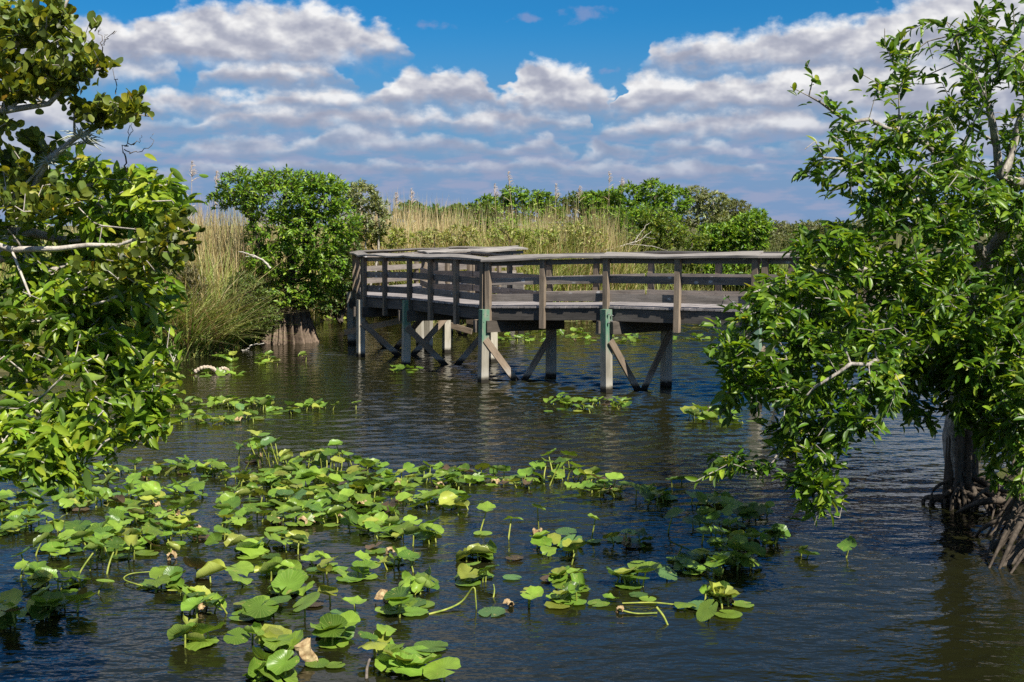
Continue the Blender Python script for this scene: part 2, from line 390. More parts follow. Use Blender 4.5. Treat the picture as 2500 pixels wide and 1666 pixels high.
def lily_mat():
    m = Mat('lily_leaf')
    a = m.n('ShaderNodeAttribute', attribute_name='Col'); tc = m.n('ShaderNodeTexCoord'); geo = m.n('ShaderNodeNewGeometry'); oi = m.n('ShaderNodeObjectInfo')
    P = geo.outputs['Position']
    c = m.mix(1.0, a.outputs['Color'], m.ramp(m.noise(P, 7, 4), [(0.3, 0.78), (0.7, 1.2)]), 'MULTIPLY')
    c = m.mix(1.0, c, m.ramp(oi.outputs['Random'], [(0.0, 0.52), (0.5, 0.88), (1.0, 1.14)]), 'MULTIPLY')
    sep = m.n('ShaderNodeSeparateXYZ'); m.lk(tc.outputs['Object'], sep.inputs[0])
    ang = m.math('ARCTAN2', sep.outputs[1], sep.outputs[0])
    vein = m.math('ABSOLUTE', m.math('SINE', m.math('MULTIPLY', ang, 13.0)))
    c = m.mix(m.math('MULTIPLY', m.ramp(vein, [(0.0, 1.0), (0.25, 0.0)]), 0.42), c, (0.42, 0.48, 0.12))
    # blemishes: yellow edges and brown specks, different on every leaf
    off = m.n('ShaderNodeVectorMath', operation='ADD'); m.lk(tc.outputs['Object'], off.inputs[0])
    sc = m.n('ShaderNodeVectorMath', operation='SCALE'); sc.inputs[0].default_value = (31, 17, 11); m.lk(oi.outputs['Random'], sc.inputs['Scale']); m.lk(sc.outputs[0], off.inputs[1])
    sp = m.noise(off.outputs[0], 4.0, 6, 0.7)
    c = m.mix(m.math('MULTIPLY', m.ramp(sp, [(0.62, 0.0), (0.68, 1.0)]), 0.8), c, (0.42, 0.36, 0.10))
    c = m.mix(m.math('MULTIPLY', m.ramp(sp, [(0.69, 0.0), (0.73, 1.0)]), 0.85), c, (0.16, 0.08, 0.035))
    cu = m.mix(0.45, c, (0.34, 0.40, 0.12))
    base = m.mix(geo.outputs['Backfacing'], c, cu)
    m.lk(base, m.b.inputs['Base Color']); m.rough(0.36, 0.36)
    m.bump(vein, 0.12, 0.006)
    tr = m.n('ShaderNodeBsdfTranslucent'); m.lk(m.mix(1.0, c, (1.25, 1.2, 0.5), 'MULTIPLY'), tr.inputs[0])
    ms = m.n('ShaderNodeMixShader'); ms.inputs[0].default_value = 0.28
    m.lk(m.b.outputs[0], ms.inputs[1]); m.lk(tr.outputs[0], ms.inputs[2]); m.lk(ms.outputs[0], m.out.inputs[0])
    return m.m
M_LILY = lily_mat()
def plain(name, c1, c2, scale=14, rough=0.6):
    m = Mat(name); geo = m.n('ShaderNodeNewGeometry')
    m.lk(m.mix(m.ramp(m.noise(geo.outputs['Position'], scale, 4), [(0.35, 0.0), (0.65, 1.0)]), c1, c2), m.b.inputs['Base Color']); m.rough(rough, 0.35)
    return m.m
M_STALK = plain('lily_stalk', (0.16, 0.22, 0.03), (0.34, 0.36, 0.06))
M_DEAD = plain('withered_leaf', (0.20, 0.12, 0.05), (0.50, 0.38, 0.20), 20, 0.8)
M_RHIZ = plain('lily_rhizome', (0.28, 0.20, 0.13), (0.62, 0.54, 0.42), 30, 0.8)
M_DRY = plain('dry_reed', (0.38, 0.28, 0.15), (0.60, 0.48, 0.30), 10, 0.8)
M_PLUME = plain('reed_plume', (0.42, 0.34, 0.28), (0.62, 0.52, 0.44), 20, 0.9)
M_AIR = plain('air_plant_leaf', (0.30, 0.32, 0.24), (0.50, 0.52, 0.42), 14, 0.7)
M_TWIG = plain('bare_twig', (0.07, 0.06, 0.05), (0.18, 0.15, 0.12), 20, 0.8)
M_DEADW = bark_mat('bleached_wood', (0.30, 0.27, 0.22), (0.62, 0.57, 0.50))

def water_mat():
    m = Mat('pond_water'); geo = m.n('ShaderNodeNewGeometry'); P = geo.outputs['Position']
    m.b.inputs['IOR'].default_value = 1.33; m.rough(0.06); m.b.inputs['Specular IOR Level'].default_value = 0.5
    murk = m.noise(P, 0.25, 3)
    m.lk(m.mix(murk, (0.008, 0.0088, 0.0034), (0.0135, 0.0138, 0.0048)), m.b.inputs['Base Color'])
    # short wind ripples: two crossing trains and a broken one, calmer in patches
    def train(rot, sx, sy, sc, det):
        mp = m.n('ShaderNodeMapping'); mp.inputs['Rotation'].default_value = (0, 0, rot); mp.inputs['Scale'].default_value = (sx, sy, 1)
        m.lk(P, mp.inputs['Vector']); return m.noise(mp.outputs[0], sc, det, 0.5)
    h = m.math('ADD', m.math('MULTIPLY', train(0.22, 0.8, 1.35, 5.0, 2), 1.0), m.math('MULTIPLY', train(-0.45, 0.8, 1.4, 10.0, 2), 0.35))
    x = m.n('ShaderNodeBump'); x.inputs['Distance'].default_value = 0.014
    x.inputs['Strength'].default_value = 1.0; m.lk(h, x.inputs['Height']); m.lk(x.outputs[0], m.b.inputs['Normal'])
    return m.m
M_WATER = water_mat()
def ground_mat():
    m = Mat('marsh_soil'); geo = m.n('ShaderNodeNewGeometry'); P = geo.outputs['Position']
    c = m.mix(m.ramp(m.noise(P, 1.3, 6), [(0.35, 0.0), (0.65, 1.0)]), (0.045, 0.035, 0.022), (0.13, 0.115, 0.05))
    c = m.mix(m.ramp(m.noise(P, 0.4, 4), [(0.45, 0.0), (0.6, 1.0)]), c, (0.09, 0.10, 0.03))
    m.lk(c, m.b.inputs['Base Color']); m.rough(0.9, 0.1); m.bump(m.noise(P, 6, 6), 0.8, 0.1); return m.m
M_GROUND = ground_mat()

# ------------------------------------------------------------------ setting: water and marsh ground
def grid(xs, ys, zf):
    X, Y = np.meshgrid(xs, ys); Z = zf(X, Y)
    V = np.stack([X, Y, Z], -1).reshape(-1, 3); nx, ny = len(xs), len(ys)
    i = (np.arange(ny - 1)[:, None] * nx + np.arange(nx - 1)[None]).ravel()
    return V, np.stack([i, i + 1, i + nx + 1, i + nx], -1)

def water_mesh():
    """one sheet: a far flat part and, over the pond itself, real wind ripples"""
    V0, F0 = grid(np.linspace(-4000, 4000, 9), np.linspace(-300, 6000, 9), lambda X, Y: X * 0 - 0.07)
    ny, nx = 1000, 430
    Y = 8.0 * (52.0 / 8.0) ** (np.linspace(0, 1, ny))[:, None] * np.ones((1, nx)); X = np.linspace(-0.60, 0.60, nx)[None, :] * (Y + 1.0)
    r_ = np.random.default_rng(3); Z = np.zeros_like(X)
    # how ruffled: open water behind the boardwalk most, the lee of the left bank least
    ss = lambda v, a0, a1: (lambda t: t * t * (3 - 2 * t))(np.clip((v - a0) / (a1 - a0), 0, 1))
    wind = 0.24 + 0.36 * ss(X + 0.10 * Y, -2.5, 3.0) * ss(Y, 13, 22) + 1.30 * ss(X + 0.05 * Y, -0.5, 2.5) * ss(Y, 21, 27)
    pat = np.zeros_like(X)
    for k in range(7):
        a_ = r_.uniform(0, 6.28); f_ = r_.uniform(0.25, 0.9); pat += np.sin(f_ * (X * np.cos(a_) + Y * np.sin(a_) * 0.6) + r_.uniform(0, 6.28))
    wind = wind * np.clip(0.95 + 0.20 * pat, 0.55, 1.35)
    nw = 60; lam = np.exp(r_.uniform(math.log(0.13), math.log(0.75), nw)); ang = r_.normal(math.pi / 2 + 0.12, 0.42, nw)
    for l_, a_ in zip(lam, ang):
        k_ = 2 * math.pi / l_; amp = 0.128 * math.sqrt(2.0 / nw) / k_ * (1.15 if l_ > 0.2 else 0.8)
        ph = k_ * (X * math.cos(a_) + Y * math.sin(a_)) + r_.uniform(0, 6.28)
        fade = np.clip(l_ / (0.0045 * Y) - 1.5, 0, 1)           # waves too short for the mesh out there are left to the material
        Z += amp * fade * (np.sin(ph) + 0.18 * np.cos(2 * ph))
    Z *= wind
    edge = np.clip(np.minimum.reduce([np.linspace(0, 1, ny)[:, None] * 40 + X * 0, (1 - np.linspace(0, 1, ny))[:, None] * 20 + X * 0, (1 - np.abs(np.linspace(-1, 1, nx)))[None, :] * 20 + X * 0]), 0, 1)
    Z *= edge
    V1 = np.stack([X, Y, Z], -1).reshape(-1, 3); i = (np.arange(ny - 1)[:, None] * nx + np.arange(nx - 1)[None]).ravel()
    F1 = np.stack([i, i + 1, i + nx + 1, i + nx], -1)
    return mesh('water', np.vstack([V0, V1]), np.vstack([F0, F1 + len(V0)]), M_WATER, smooth=True)
tag(obj('water', water_mesh()), 'dark rippled pond water reflecting the blue sky', 'water', kind='structure')

LAND_BACK = np.array([ground(*p)[:2] for p in ((-300, 915), (150, 905), (330, 893), (440, 884), (560, 858), (600, 846), (690, 826), (770, 800), (800, 778), (880, 772), (960, 768))]
                     + [(-4.2, 46.5), (-3.0, 44.2), (1.2, 43.6), (2.0, 45.6), (5, 48), (10, 51), (16, 51), (22, 50), (34, 44), (60, 40)])
LAND_BACK = np.vstack([LAND_BACK, [(4500, 40), (4500, 6500), (-4500, 6500), (-4500, 31)]])
LAND_LEFT = np.array([(-4.9, 5.5), (-5.6, 10), (-8.0, 16), (-11.5, 24), (-16, 33), (-60, 40), (-60, 4)])
LAND_RIGHT = np.array([(6.2, 9.0), (6.0, 11.6), (5.9, 12.8), (6.1, 14.2), (6.2, 16.3), (7.6, 18.5), (11, 20), (40, 18), (40, 6), (6.5, 6)])
def sdist(poly, X, Y):
    shp = X.shape; P = np.stack([X.ravel(), Y.ravel()], -1); d = np.full(len(P), 1e9); ins = np.zeros(len(P), bool)
    n = len(poly)
    for i in range(n):
        a, b = poly[i], poly[(i + 1) % n]; ab = b - a
        t = np.clip(((P - a) @ ab) / (ab @ ab), 0, 1); q = a + t[:, None] * ab
        d = np.minimum(d, np.linalg.norm(P - q, axis=1))
        cond = ((a[1] > P[:, 1]) != (b[1] > P[:, 1]))
        with np.errstate(divide='ignore', invalid='ignore'):
            xi = a[0] + (P[:, 1] - a[1]) * ab[0] / ab[1] if ab[1] != 0 else np.full(len(P), -1e9)
        ins ^= cond & (P[:, 0] < xi)
    return np.where(ins, d, -d).reshape(shp)
def land(X, Y):
    X = np.asarray(X, float); Y = np.asarray(Y, float)
    return np.maximum(np.maximum(sdist(LAND_BACK, X, Y), sdist(LAND_LEFT, X, Y)), sdist(LAND_RIGHT, X, Y))
def ground_z(X, Y):
    s = land(X, Y); wob = 0.10 * np.sin(X * 1.7 + 0.6 * np.sin(Y * 1.1)) * np.cos(Y * 1.3 + X * 0.4)
    return np.where(s > 0, 0.38 * (1 - np.exp(-s / 0.8)) + wob * np.clip(s, 0, 1) * 0.6, np.maximum(s * 0.5, -0.9))
xs = np.concatenate([[-4000, -1500, -500, -200, -100], np.arange(-60, 60, 0.6), [70, 100, 200, 500, 1500, 4000]])
ys = np.concatenate([[-300, -50, 0], np.arange(4, 62, 0.6), [65, 75, 100, 160, 300, 700, 1500, 3000, 6000]])
V, F = grid(xs, ys, ground_z)
tag(obj('marsh_ground', mesh('marsh_ground', V, F, M_GROUND, smooth=True)), 'dark marsh soil of the banks under the reeds', 'ground', kind='structure')

# ------------------------------------------------------------------ boardwalk
bw = empty('boardwalk', (0, 27, 0))
tag(bw, 'weathered grey wooden boardwalk with railings on piles, curving across the pond', 'boardwalk')
BW0 = np.array((0, 27, 0.0))

def frame(x, up):
    x = norm(np.asarray(x, float)); y = norm(np.cross(up, x)); z = np.cross(x, y)
    return x, y, z

def block(name, corners, mat, parent=bw, origin=None):
    """corners: 8 world points, bottom ring then top ring; the object's own x axis follows corner 0 -> 1"""
    C = np.asarray(corners, float); o = C.mean(0)
    x, y, z = frame(C[1] - C[0], norm(C[4] - C[0] + 1e-6))
    R = np.stack([x, y, z], 1)
    loc = (C - o) @ R
    F = [(0, 3, 2, 1), (4, 5, 6, 7), (0, 1, 5, 4), (1, 2, 6, 5), (2, 3, 7, 6), (3, 0, 4, 7)]
    M = Matrix(np.vstack([np.hstack([R, (o - BW0)[:, None]]), [0, 0, 0, 1]]).tolist())
    return obj(name, mesh(name, loc, F, mat), parent, M)

def plank(name, a, b, w, t, up, mat, jit=0.004, parent=bw, roll=0.0):
    """board from a to b, w wide across, t thick along 'up'"""
    a = np.asarray(a, float); b = np.asarray(b, float)
    x, y, z = frame(b - a, np.asarray(up, float))
    if roll:
        c, s_ = math.cos(roll), math.sin(roll); y, z = y * c + z * s_, z * c - y * s_
    j = lambda: rng.normal(0, jit, 3)
    C = []
    for sz in (-1, 1):
        for e, sy in ((a, -1), (b, -1), (b, 1), (a, 1)):
            C.append(e + y * sy * w / 2 + z * sz * t / 2 + j())
    return block(name, C, mat, parent)

OUT = [(12.6, 21.6, 1.94), (8.6, 22.4, 1.94), (4.92, 24.3, 1.915), (1.995, 26.6, 1.855), (-0.59, 28.15, 1.745), (-2.62, 31.5, 1.745),
       (-4.03, 33.6, 1.69), (-4.75, 37.3, 1.70), (-2.2, 41.3, 1.72), (0.15, 43.5, 1.74)]
OUT = np.array(OUT)
def offset(P, w):
    n = len(P); res = []
    for i in range(n):
        d1 = norm(P[i, :2] - P[i - 1, :2]) if i else None
        d2 = norm(P[i + 1, :2] - P[i, :2]) if i < n - 1 else None
        d1 = d2 if d1 is None else d1; d2 = d1 if d2 is None else d2
        n1 = np.array((d1[1], -d1[0])); n2 = np.array((d2[1], -d2[0])); s_ = n1 + n2
        res.append(np.append(P[i, :2] + s_ * (2 * w / (s_ @ s_)), P[i, 2]))
    return np.array(res)
WID = 1.92
INN = offset(OUT, WID)
INN[-1] = (0.40, 41.0, 1.74); INN[-2] = INN[-3] * 0.55 + INN[-1] * 0.45
NSEG = len(OUT) - 1
DT = 0.042
# deck boards
for s_ in range(NSEG):
    A, B, C, D = OUT[s_], OUT[s_ + 1], INN[s_], INN[s_ + 1]
    Lo = np.linalg.norm(B - A); n = max(4, int(round((Lo + np.linalg.norm(D - C)) / 2 / 0.142)))
    for i in range(n):
        t0, t1 = (i + 0.03) / n, (i + 0.97) / n
        ex = rng.normal(0, 0.008); dz = rng.normal(0, 0.002)
        o0, o1 = A + (B - A) * t0, A + (B - A) * t1; i0, i1 = C + (D - C) * t0, C + (D - C) * t1
        u = norm(i0 - o0); v = np.array((0, 0, 1.0))
        o0, o1 = o0 - u * (0.05 + ex), o1 - u * (0.05 + ex); i0, i1 = i0 + u * 0.05, i1 + u * 0.05
        top = [p + v * dz for p in (o0, i0, i1, o1)]; bot = [p - v * DT for p in top]
        block('deck_board', bot + top, M_DECK)

RAILH = 1.06
UP = np.array((0, 0, 1.0))
def rail_side(P, sgn, segs, mids, double, name_mat=None):
    """P polyline of the deck edge; sgn -1: outer side (outward is away from the deck)"""
    for s_ in segs:
        a, b = P[s_], P[s_ + 1]; d = norm((b - a) * np.array((1, 1, 0)))
        outn = np.array((-d[1], d[0], 0)) * (1 if sgn < 0 else -1)
        # fascia (stringer) under the deck edge
        inset = 0.03
        fa, fb = a - UP * (DT + 0.14), b - UP * (DT + 0.14)
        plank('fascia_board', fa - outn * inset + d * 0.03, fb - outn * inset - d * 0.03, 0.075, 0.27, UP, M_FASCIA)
        # posts
        ts = [(0.0, 0.09)] + [(m, 0) for m in mids.get(s_, (0.5,))] + [(1.0, -0.09)]
        tops = []
        for t, sh in ts:
            if s_ in double.get('skip_first', ()) and t == 0.0: continue
            if s_ in double.get('skip_last', ()) and t == 1.0: continue
            p = a + (b - a) * t + d * sh + outn * 0.045
            low = 0.50 if 0 < t < 1 else 0.40
            x = rng.normal(0, 0.006)
            plank('post', p - UP * low + outn * 0.012, p + UP * (RAILH - 0.02) + d * x, 0.125, 0.10, outn, M_POST)
        # boards on the inner face of the posts
        ip = -outn * 0.027
        for h, hh in ((RAILH - 0.085, 0.11), (0.57, 0.155), (0.19, 0.165)):
            za, zb = rng.normal(0, 0.008, 2)
            plank('rail_board', a + ip + UP * (h + za) + d * 0.035, b + ip + UP * (h + zb) - d * 0.035, 0.04, hh, UP, M_RAIL)
    # cap boards: bowed planks lying on the posts, sloping outward
    for s_ in segs:
        a, b = P[s_], P[s_ + 1]; d = norm((b - a) * np.array((1, 1, 0)))
        outn = np.array((-d[1], d[0], 0)) * (1 if sgn < 0 else -1)
        n = 9; ph = rng.uniform(0, 6); amp = rng.uniform(0.008, 0.02); tilt = math.radians(rng.uniform(9, 14))
        w0 = outn * math.cos(tilt) - UP * math.sin(tilt); nn = UP * math.cos(tilt) + outn * math.sin(tilt)
        # mitred ends
        def mit(i, other):
            if i < 0 or i >= len(P) - 1: return outn
            d2 = norm((P[i + 1] - P[i]) * np.array((1, 1, 0))); o2 = np.array((-d2[1], d2[0], 0)) * (1 if sgn < 0 else -1)
            m_ = outn + o2; return m_ * (2 / (m_ @ m_))
        ma = mit(s_ - 1, a) if s_ > 0 else outn; mb = mit(s_ + 1, b)
        V, F = [], []
        hw = 0.14
        for k in range(n):
            t = k / (n - 1); p = a + (b - a) * t + UP * (RAILH + amp * math.sin(t * 6.3 + ph) + rng.normal(0, 0.002)) + outn * 0.0
            tw = tilt * (1 + 0.35 * math.sin(t * 5 + ph * 2)); 
            o = ma * (1 - t) + mb * t
            for off_, zz in ((0.17, 0), (-0.11, 0), (-0.11, 1), (0.17, 1)):
                q = p + o * off_ - UP * math.tan(tw) * (off_ - 0.03) + UP * (0.042 * zz + 0.012)
                V.append(q + rng.normal(0, 0.0015, 3))
            if k:
                j = 4 * (k - 1)
                F += [(j + e, j + (e + 1) % 4, j + 4 + (e + 1) % 4, j + 4 + e) for e in range(4)]
        F += [(3, 2, 1, 0), (4 * n - 4, 4 * n - 3, 4 * n - 2, 4 * n - 1)]
        V = np.array(V); o = V.mean(0); x, y, z = frame(b - a, UP); R = np.stack([x, y, z], 1)
        M = Matrix(np.vstack([np.hstack([R, (o - BW0)[:, None]]), [0, 0, 0, 1]]).tolist())
        obj('rail_cap', mesh('rail_cap', (V - o) @ R, F, M_CAP), bw, M)

rail_side(OUT, -1, range(NSEG), {4: (0.34, 0.68), 5: (0.5,), 7: (0.33, 0.66), 8: (0.33, 0.66), 6: (0.5,), 0: (0.5,), 1: (0.5,)}, {'skip_first': (3, 5), 'skip_last': ()})
rail_side(INN, 1, range(NSEG), {7: (0.5,), 8: (0.5,), 0: (0.5,), 6: ()}, {'skip_first': (3, 5, 4), 'skip_last': (8,)})

# bents: a pair of piles, two cap beams, a cross of braces
def pile(p, ztop, w, mat, yaw, bolts=()):
    c, s_ = math.cos(yaw), math.sin(yaw); a = np.array((c, s_, 0)); b = np.array((-s_, c, 0)); lean = rng.normal(0, 0.012, 2)
    C = []
    for z, k in ((-1.0, 1.0), (ztop, 0.97)):
        q = np.array((p[0] + lean[0] * z, p[1] + lean[1] * z, z))
        for sx, sy in ((-1, -1), (1, -1), (1, 1), (-1, 1)): C.append(q + (a * sx + b * sy) * w / 2 * k)
    o = np.mean(C, 0); R = np.stack([UP, a, b], 1)
    F = [(0, 3, 2, 1), (4, 5, 6, 7), (0, 1, 5, 4), (1, 2, 6, 5), (2, 3, 7, 6), (3, 0, 4, 7)]
    M = Matrix(np.vstack([np.hstack([R, (o - BW0)[:, None]]), [0, 0, 0, 1]]).tolist())
    pl = obj('pile', mesh('pile', (np.array(C) - o) @ R, F, mat), bw, M)
    for (du, z) in bolts:     # bolt heads on the face that looks along -b (towards the water)
        q = np.array((p[0], p[1], z)) - b * (w / 2 + 0.006) + a * du
        th = np.linspace(0, 2 * np.pi, 7)[:-1]
        ring = lambda r, off_: [q - b * off_ + a * r * math.cos(t) + UP * r * math.sin(t) for t in th]
        Vb = np.array(ring(0.020, -0.01) + ring(0.020, 0.018) + ring(0.009, 0.019) + ring(0.009, 0.045))
        Fb = [(r * 6 + i, r * 6 + (i + 1) % 6, r * 6 + 6 + (i + 1) % 6, r * 6 + 6 + i) for r in range(3) for i in range(6)] + [(18, 19, 20, 21), (18, 21, 22, 23)]
        bo = obj('bolt', mesh('bolt', (Vb - o) @ R, Fb, M_BOLT), pl)
    return pl

def bent(po, pi, zo, zi, green=False, brace=True, beam_to=0.25, bolts=False, pw=0.19, zf=0.0):
    po = np.array((*po, 0.0)); pi = np.array((*pi, 0.0)); d = norm(pi - po); yaw = math.atan2(d[1], d[0]); side = np.array((-d[1], d[0], 0))
    zb = min(zo, zi) - 0.32
    mo = M_PILEG if green else M_PILE
    pile(po, (zo - 0.06) if green else zb + 0.2, pw, mo, yaw, [(-0.05, zo - 0.16), (0.045, zo - 0.19), (-0.045, zo - 0.34), (0.04, zo - 0.31)] if bolts else ())
    pile(pi, zb + 0.2, pw, M_PILE, yaw)
    for sgn in (-1, 1):
        a = po + d * (0.01 if sgn < 0 else -0.15) + side * sgn * (pw / 2 + 0.05) + UP * (zb - 0.135); b = pi + d * beam_to + side * sgn * (pw / 2 + 0.05) + UP * (zb - 0.135)
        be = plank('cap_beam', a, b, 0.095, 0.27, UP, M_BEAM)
    if brace:
        m = (po + pi) / 2; w = np.linalg.norm(pi - po)
        s1 = side * -(pw / 2 + 0.028)
        plank('brace', po + s1 + UP * (zb - 0.42), m + s1 + d * 0.16 - UP * 0.35, 0.045, 0.15, UP, M_BRACE)
        plank('brace', pi + s1 * 1.0 + UP * (zb - 0.30), m - d * 0.16 + s1 * 1.32 - UP * 0.35, 0.045, 0.15, UP, M_BRACE)

g2 = lambda x, y: tuple(ground(x, y)[:2])
MIT = offset(OUT, -0.13)          # where the outer piles stand: against the outer face of the stringers
def po(i, along=0.0):
    d = norm(OUT[max(i - 1, 0), :2] - OUT[i, :2]); return tuple(MIT[i, :2] + d * along)
bent(po(3, 0.16), g2(1626, 942), 1.855, 1.855, True, bolts=True, beam_to=0.22)
bent(po(4, 0.02), g2(1345, 922), 1.745, 1.745, True, bolts=True)
bent(po(5), g2(1204, 884), 1.745, 1.745, True, bolts=False)
bent(po(6), g2(1090, 861), 1.69, 1.69, False)
bent(g2(880, 844), g2(1046, 853), 1.70, 1.70, False)
bent(po(2), tuple(INN[2, :2]), 1.915, 1.915, True)
bent(po(1), tuple(INN[1, :2]), 1.94, 1.94, False)
bent(po(7), (-2.75, 36.6), 1.70, 1.70, False, brace=False)
bent((-2.1, 41.0), (-0.9, 39.3), 1.72, 1.72, True, brace=True)
bent((0.0, 43.1), (0.3, 41.1), 1.74, 1.74, True, brace=False)
# loose longitudinal braces low between the left hand piles
def brace_px(p, q):
    plank('brace', at(*p), at(*q), 0.05, 0.16, UP, M_BRACE)
brace_px((842, 812, 36.0), (1002, 778, 33.2))
brace_px((1085, 790, 36.5), (1152, 810, 36.0))
brace_px((1140, 782, 35.0), (1172, 790, 34.6))

# ------------------------------------------------------------------ plants: leaf templates
def leaf_template(kind):
    """leaf in its own frame: x along the blade, y across, z up; returns V, F"""
    if kind == 'apple':      # oblong, pointed, folded up along the midrib and arching over
        xs_ = np.array((0.0, 0.10, 0.30, 0.55, 0.80, 0.94, 1.0)); w = np.array((0.02, 0.12, 0.20, 0.215, 0.15, 0.06, 0.005)); fold, arch = 0.55, 0.20
    elif kind == 'coco':     # nearly round, stiff
        xs_ = np.array((0.0, 0.10, 0.30, 0.60, 0.85, 1.0)); w = np.array((0.02, 0.22, 0.36, 0.40, 0.30, 0.04)); fold, arch = 0.30, 0.05
    elif kind == 'shrub':
        xs_ = np.array((0.0, 0.35, 0.7, 1.0)); w = np.array((0.03, 0.17, 0.17, 0.01)); fold, arch = 0.45, 0.15
    n = len(xs_); V = []
    z0 = -arch * xs_ ** 2
    for i in range(n): V.append((xs_[i], 0, z0[i]))
    for s_ in (1, -1):
        for i in range(n): V.append((xs_[i], s_ * w[i] * math.cos(fold), z0[i] + w[i] * math.sin(fold)))
    F = [(i, i + 1, n + i + 1, n + i) for i in range(n - 1)] + [(i + 1, i, 2 * n + i, 2 * n + i + 1) for i in range(n - 1)]
    # upper side faces +z
    F = [(a, b, c, d) for (a, b, c, d) in F]
    return np.array(V), np.array(F)
LT = {k: leaf_template(k) for k in ('apple', 'coco', 'shrub')}

def frames(direction, upv):
    x = norm(direction); y = norm(np.cross(upv, x)); z = np.cross(x, y)
    return np.stack([x, y, z], -1)         # columns

def leaves_mesh(name, kind, pos, R, size, col, mat):
    T, F = LT[kind]; nv = len(T)
    V = pos[:, None, :] + np.einsum('mij,vj->mvi', R, T) * size[:, None, None]
    FF = (F[None] + (np.arange(len(pos)) * nv)[:, None, None]).reshape(-1, 4)
    return mesh(name, V.reshape(-1, 3), FF, mat, np.repeat(col, nv, axis=0), smooth=True)

def palette(n, cols, wts):
    cols = np.array(cols, float); i = rng.choice(len(cols), n, p=np.array(wts) / sum(wts))
    return cols[i] * rng.uniform(0.8, 1.22, (n, 1)) * rng.uniform(0.93, 1.07, (n, 3))

class Tree:
    def __init__(s):
        s.P, s.par, s.len, s.minr = [], [], [], []
    def add(s, p, par, minr=0.0):
        s.P.append(np.asarray(p, float)); s.par.append(par); s.minr.append(minr)
        s.len.append(0 if par < 0 else s.len[par] + np.linalg.norm(s.P[-1] - s.P[par])); return len(s.P) - 1
    def nearest(s, p):
        return int(np.argmin(np.linalg.norm(np.array(s.P) - p, axis=1)))
    def limb(s, pts, r0, r1, start=None, step=0.22, rough=0.03):
        """pts world points; joined to the nearest existing node unless it is the first"""
        pts = [np.asarray(p, float) for p in pts]
        Q = smooth_path(np.array(pts), 6)
        seg = np.linalg.norm(np.diff(Q, axis=0), axis=1); L_ = np.concatenate([[0], np.cumsum(seg)])
        n = max(2, int(L_[-1] / step)); u = np.linspace(0, L_[-1], n + 1)
        Q = np.stack([np.interp(u, L_, Q[:, k]) for k in range(3)], -1)
        Q[1:-1] += rng.normal(0, rough, Q[1:-1].shape)
        par = -1 if not s.P else (s.nearest(pts[0]) if start is None else start)
        for i, q in enumerate(Q):
            if i == 0 and par >= 0: 
                if np.linalg.norm(q - s.P[par]) < 0.12: continue
            par = s.add(q, par, r0 + (r1 - r0) * i / n)
        return par
    def fill(s, tips, bias=0.30, step=0.22, rough=0.035, sag=0.05):
        """hook every tip to the skeleton, nearest first"""
        P = np.array(s.P); Ln = np.array(s.len); ends = []
        cap = len(P) + 60 + int(len(tips) * 9); PP = np.zeros((cap, 3)); LL = np.zeros(cap); n = len(P); PP[:n] = P; LL[:n] = Ln
        d0 = np.array([np.min(np.linalg.norm(P - t, axis=1)) for t in tips])
        for k in np.argsort(d0):
            t = tips[k]; dist = np.linalg.norm(PP[:n] - t, axis=1)
            i = int(np.argmin(dist + bias * LL[:n] * 0.35)); L_ = dist[i]
            m = max(1, int(L_ / step)); a = PP[i].copy(); par = i
            bend = rng.normal(0, 0.10, 3) * L_
            for j in range(1, m + 1):
                u = j / m; q = a * (1 - u) + t * u + bend * math.sin(math.pi * u) * 0.6 + np.array((0, 0, sag * L_ * math.sin(math.pi * u)))
                if j < m: q = q + rng.normal(0, rough, 3) * min(1, L_)
                par = s.add(q, par)
                if n < cap: PP[n] = q; LL[n] = s.len[par]; n += 1
            ends.append(par)
        return ends
    def tube_mesh(s, name, mat, rt, power=0.5, sides=5, hide=0.0):
        n = len(s.P); P = np.array(s.P); par = np.array(s.par); cnt = np.zeros(n); kids = [[] for _ in range(n)]
        for i in range(n):
            if par[i] >= 0: kids[par[i]].append(i)
        for i in range(n - 1, -1, -1):
            cnt[i] += 1 if not kids[i] else 0
            if par[i] >= 0: cnt[par[i]] += cnt[i]
        r = np.maximum(rt * cnt ** power, np.array(s.minr)); s.r = r
        paths = []
        roots = [i for i in range(n) if par[i] < 0]
        stack = [(i, None) for i in roots]
        while stack:
            i, frm = stack.pop(); pts, rad = [], []
            if frm is not None: pts.append(P[frm]); rad.append(min(r[frm], r[i] * 1.15))
            while True:
                pts.append(P[i]); rad.append(r[i])
                if not kids[i]: break
                ks = sorted(kids[i], key=lambda q: -r[q]); 
                for q in ks[1:]: stack.append((q, i))
                i = ks[0]
            paths.append((np.array(pts), np.array(rad)))
        V, F = tubes(paths, sides); return mesh(name, V, F, mat, smooth=True)

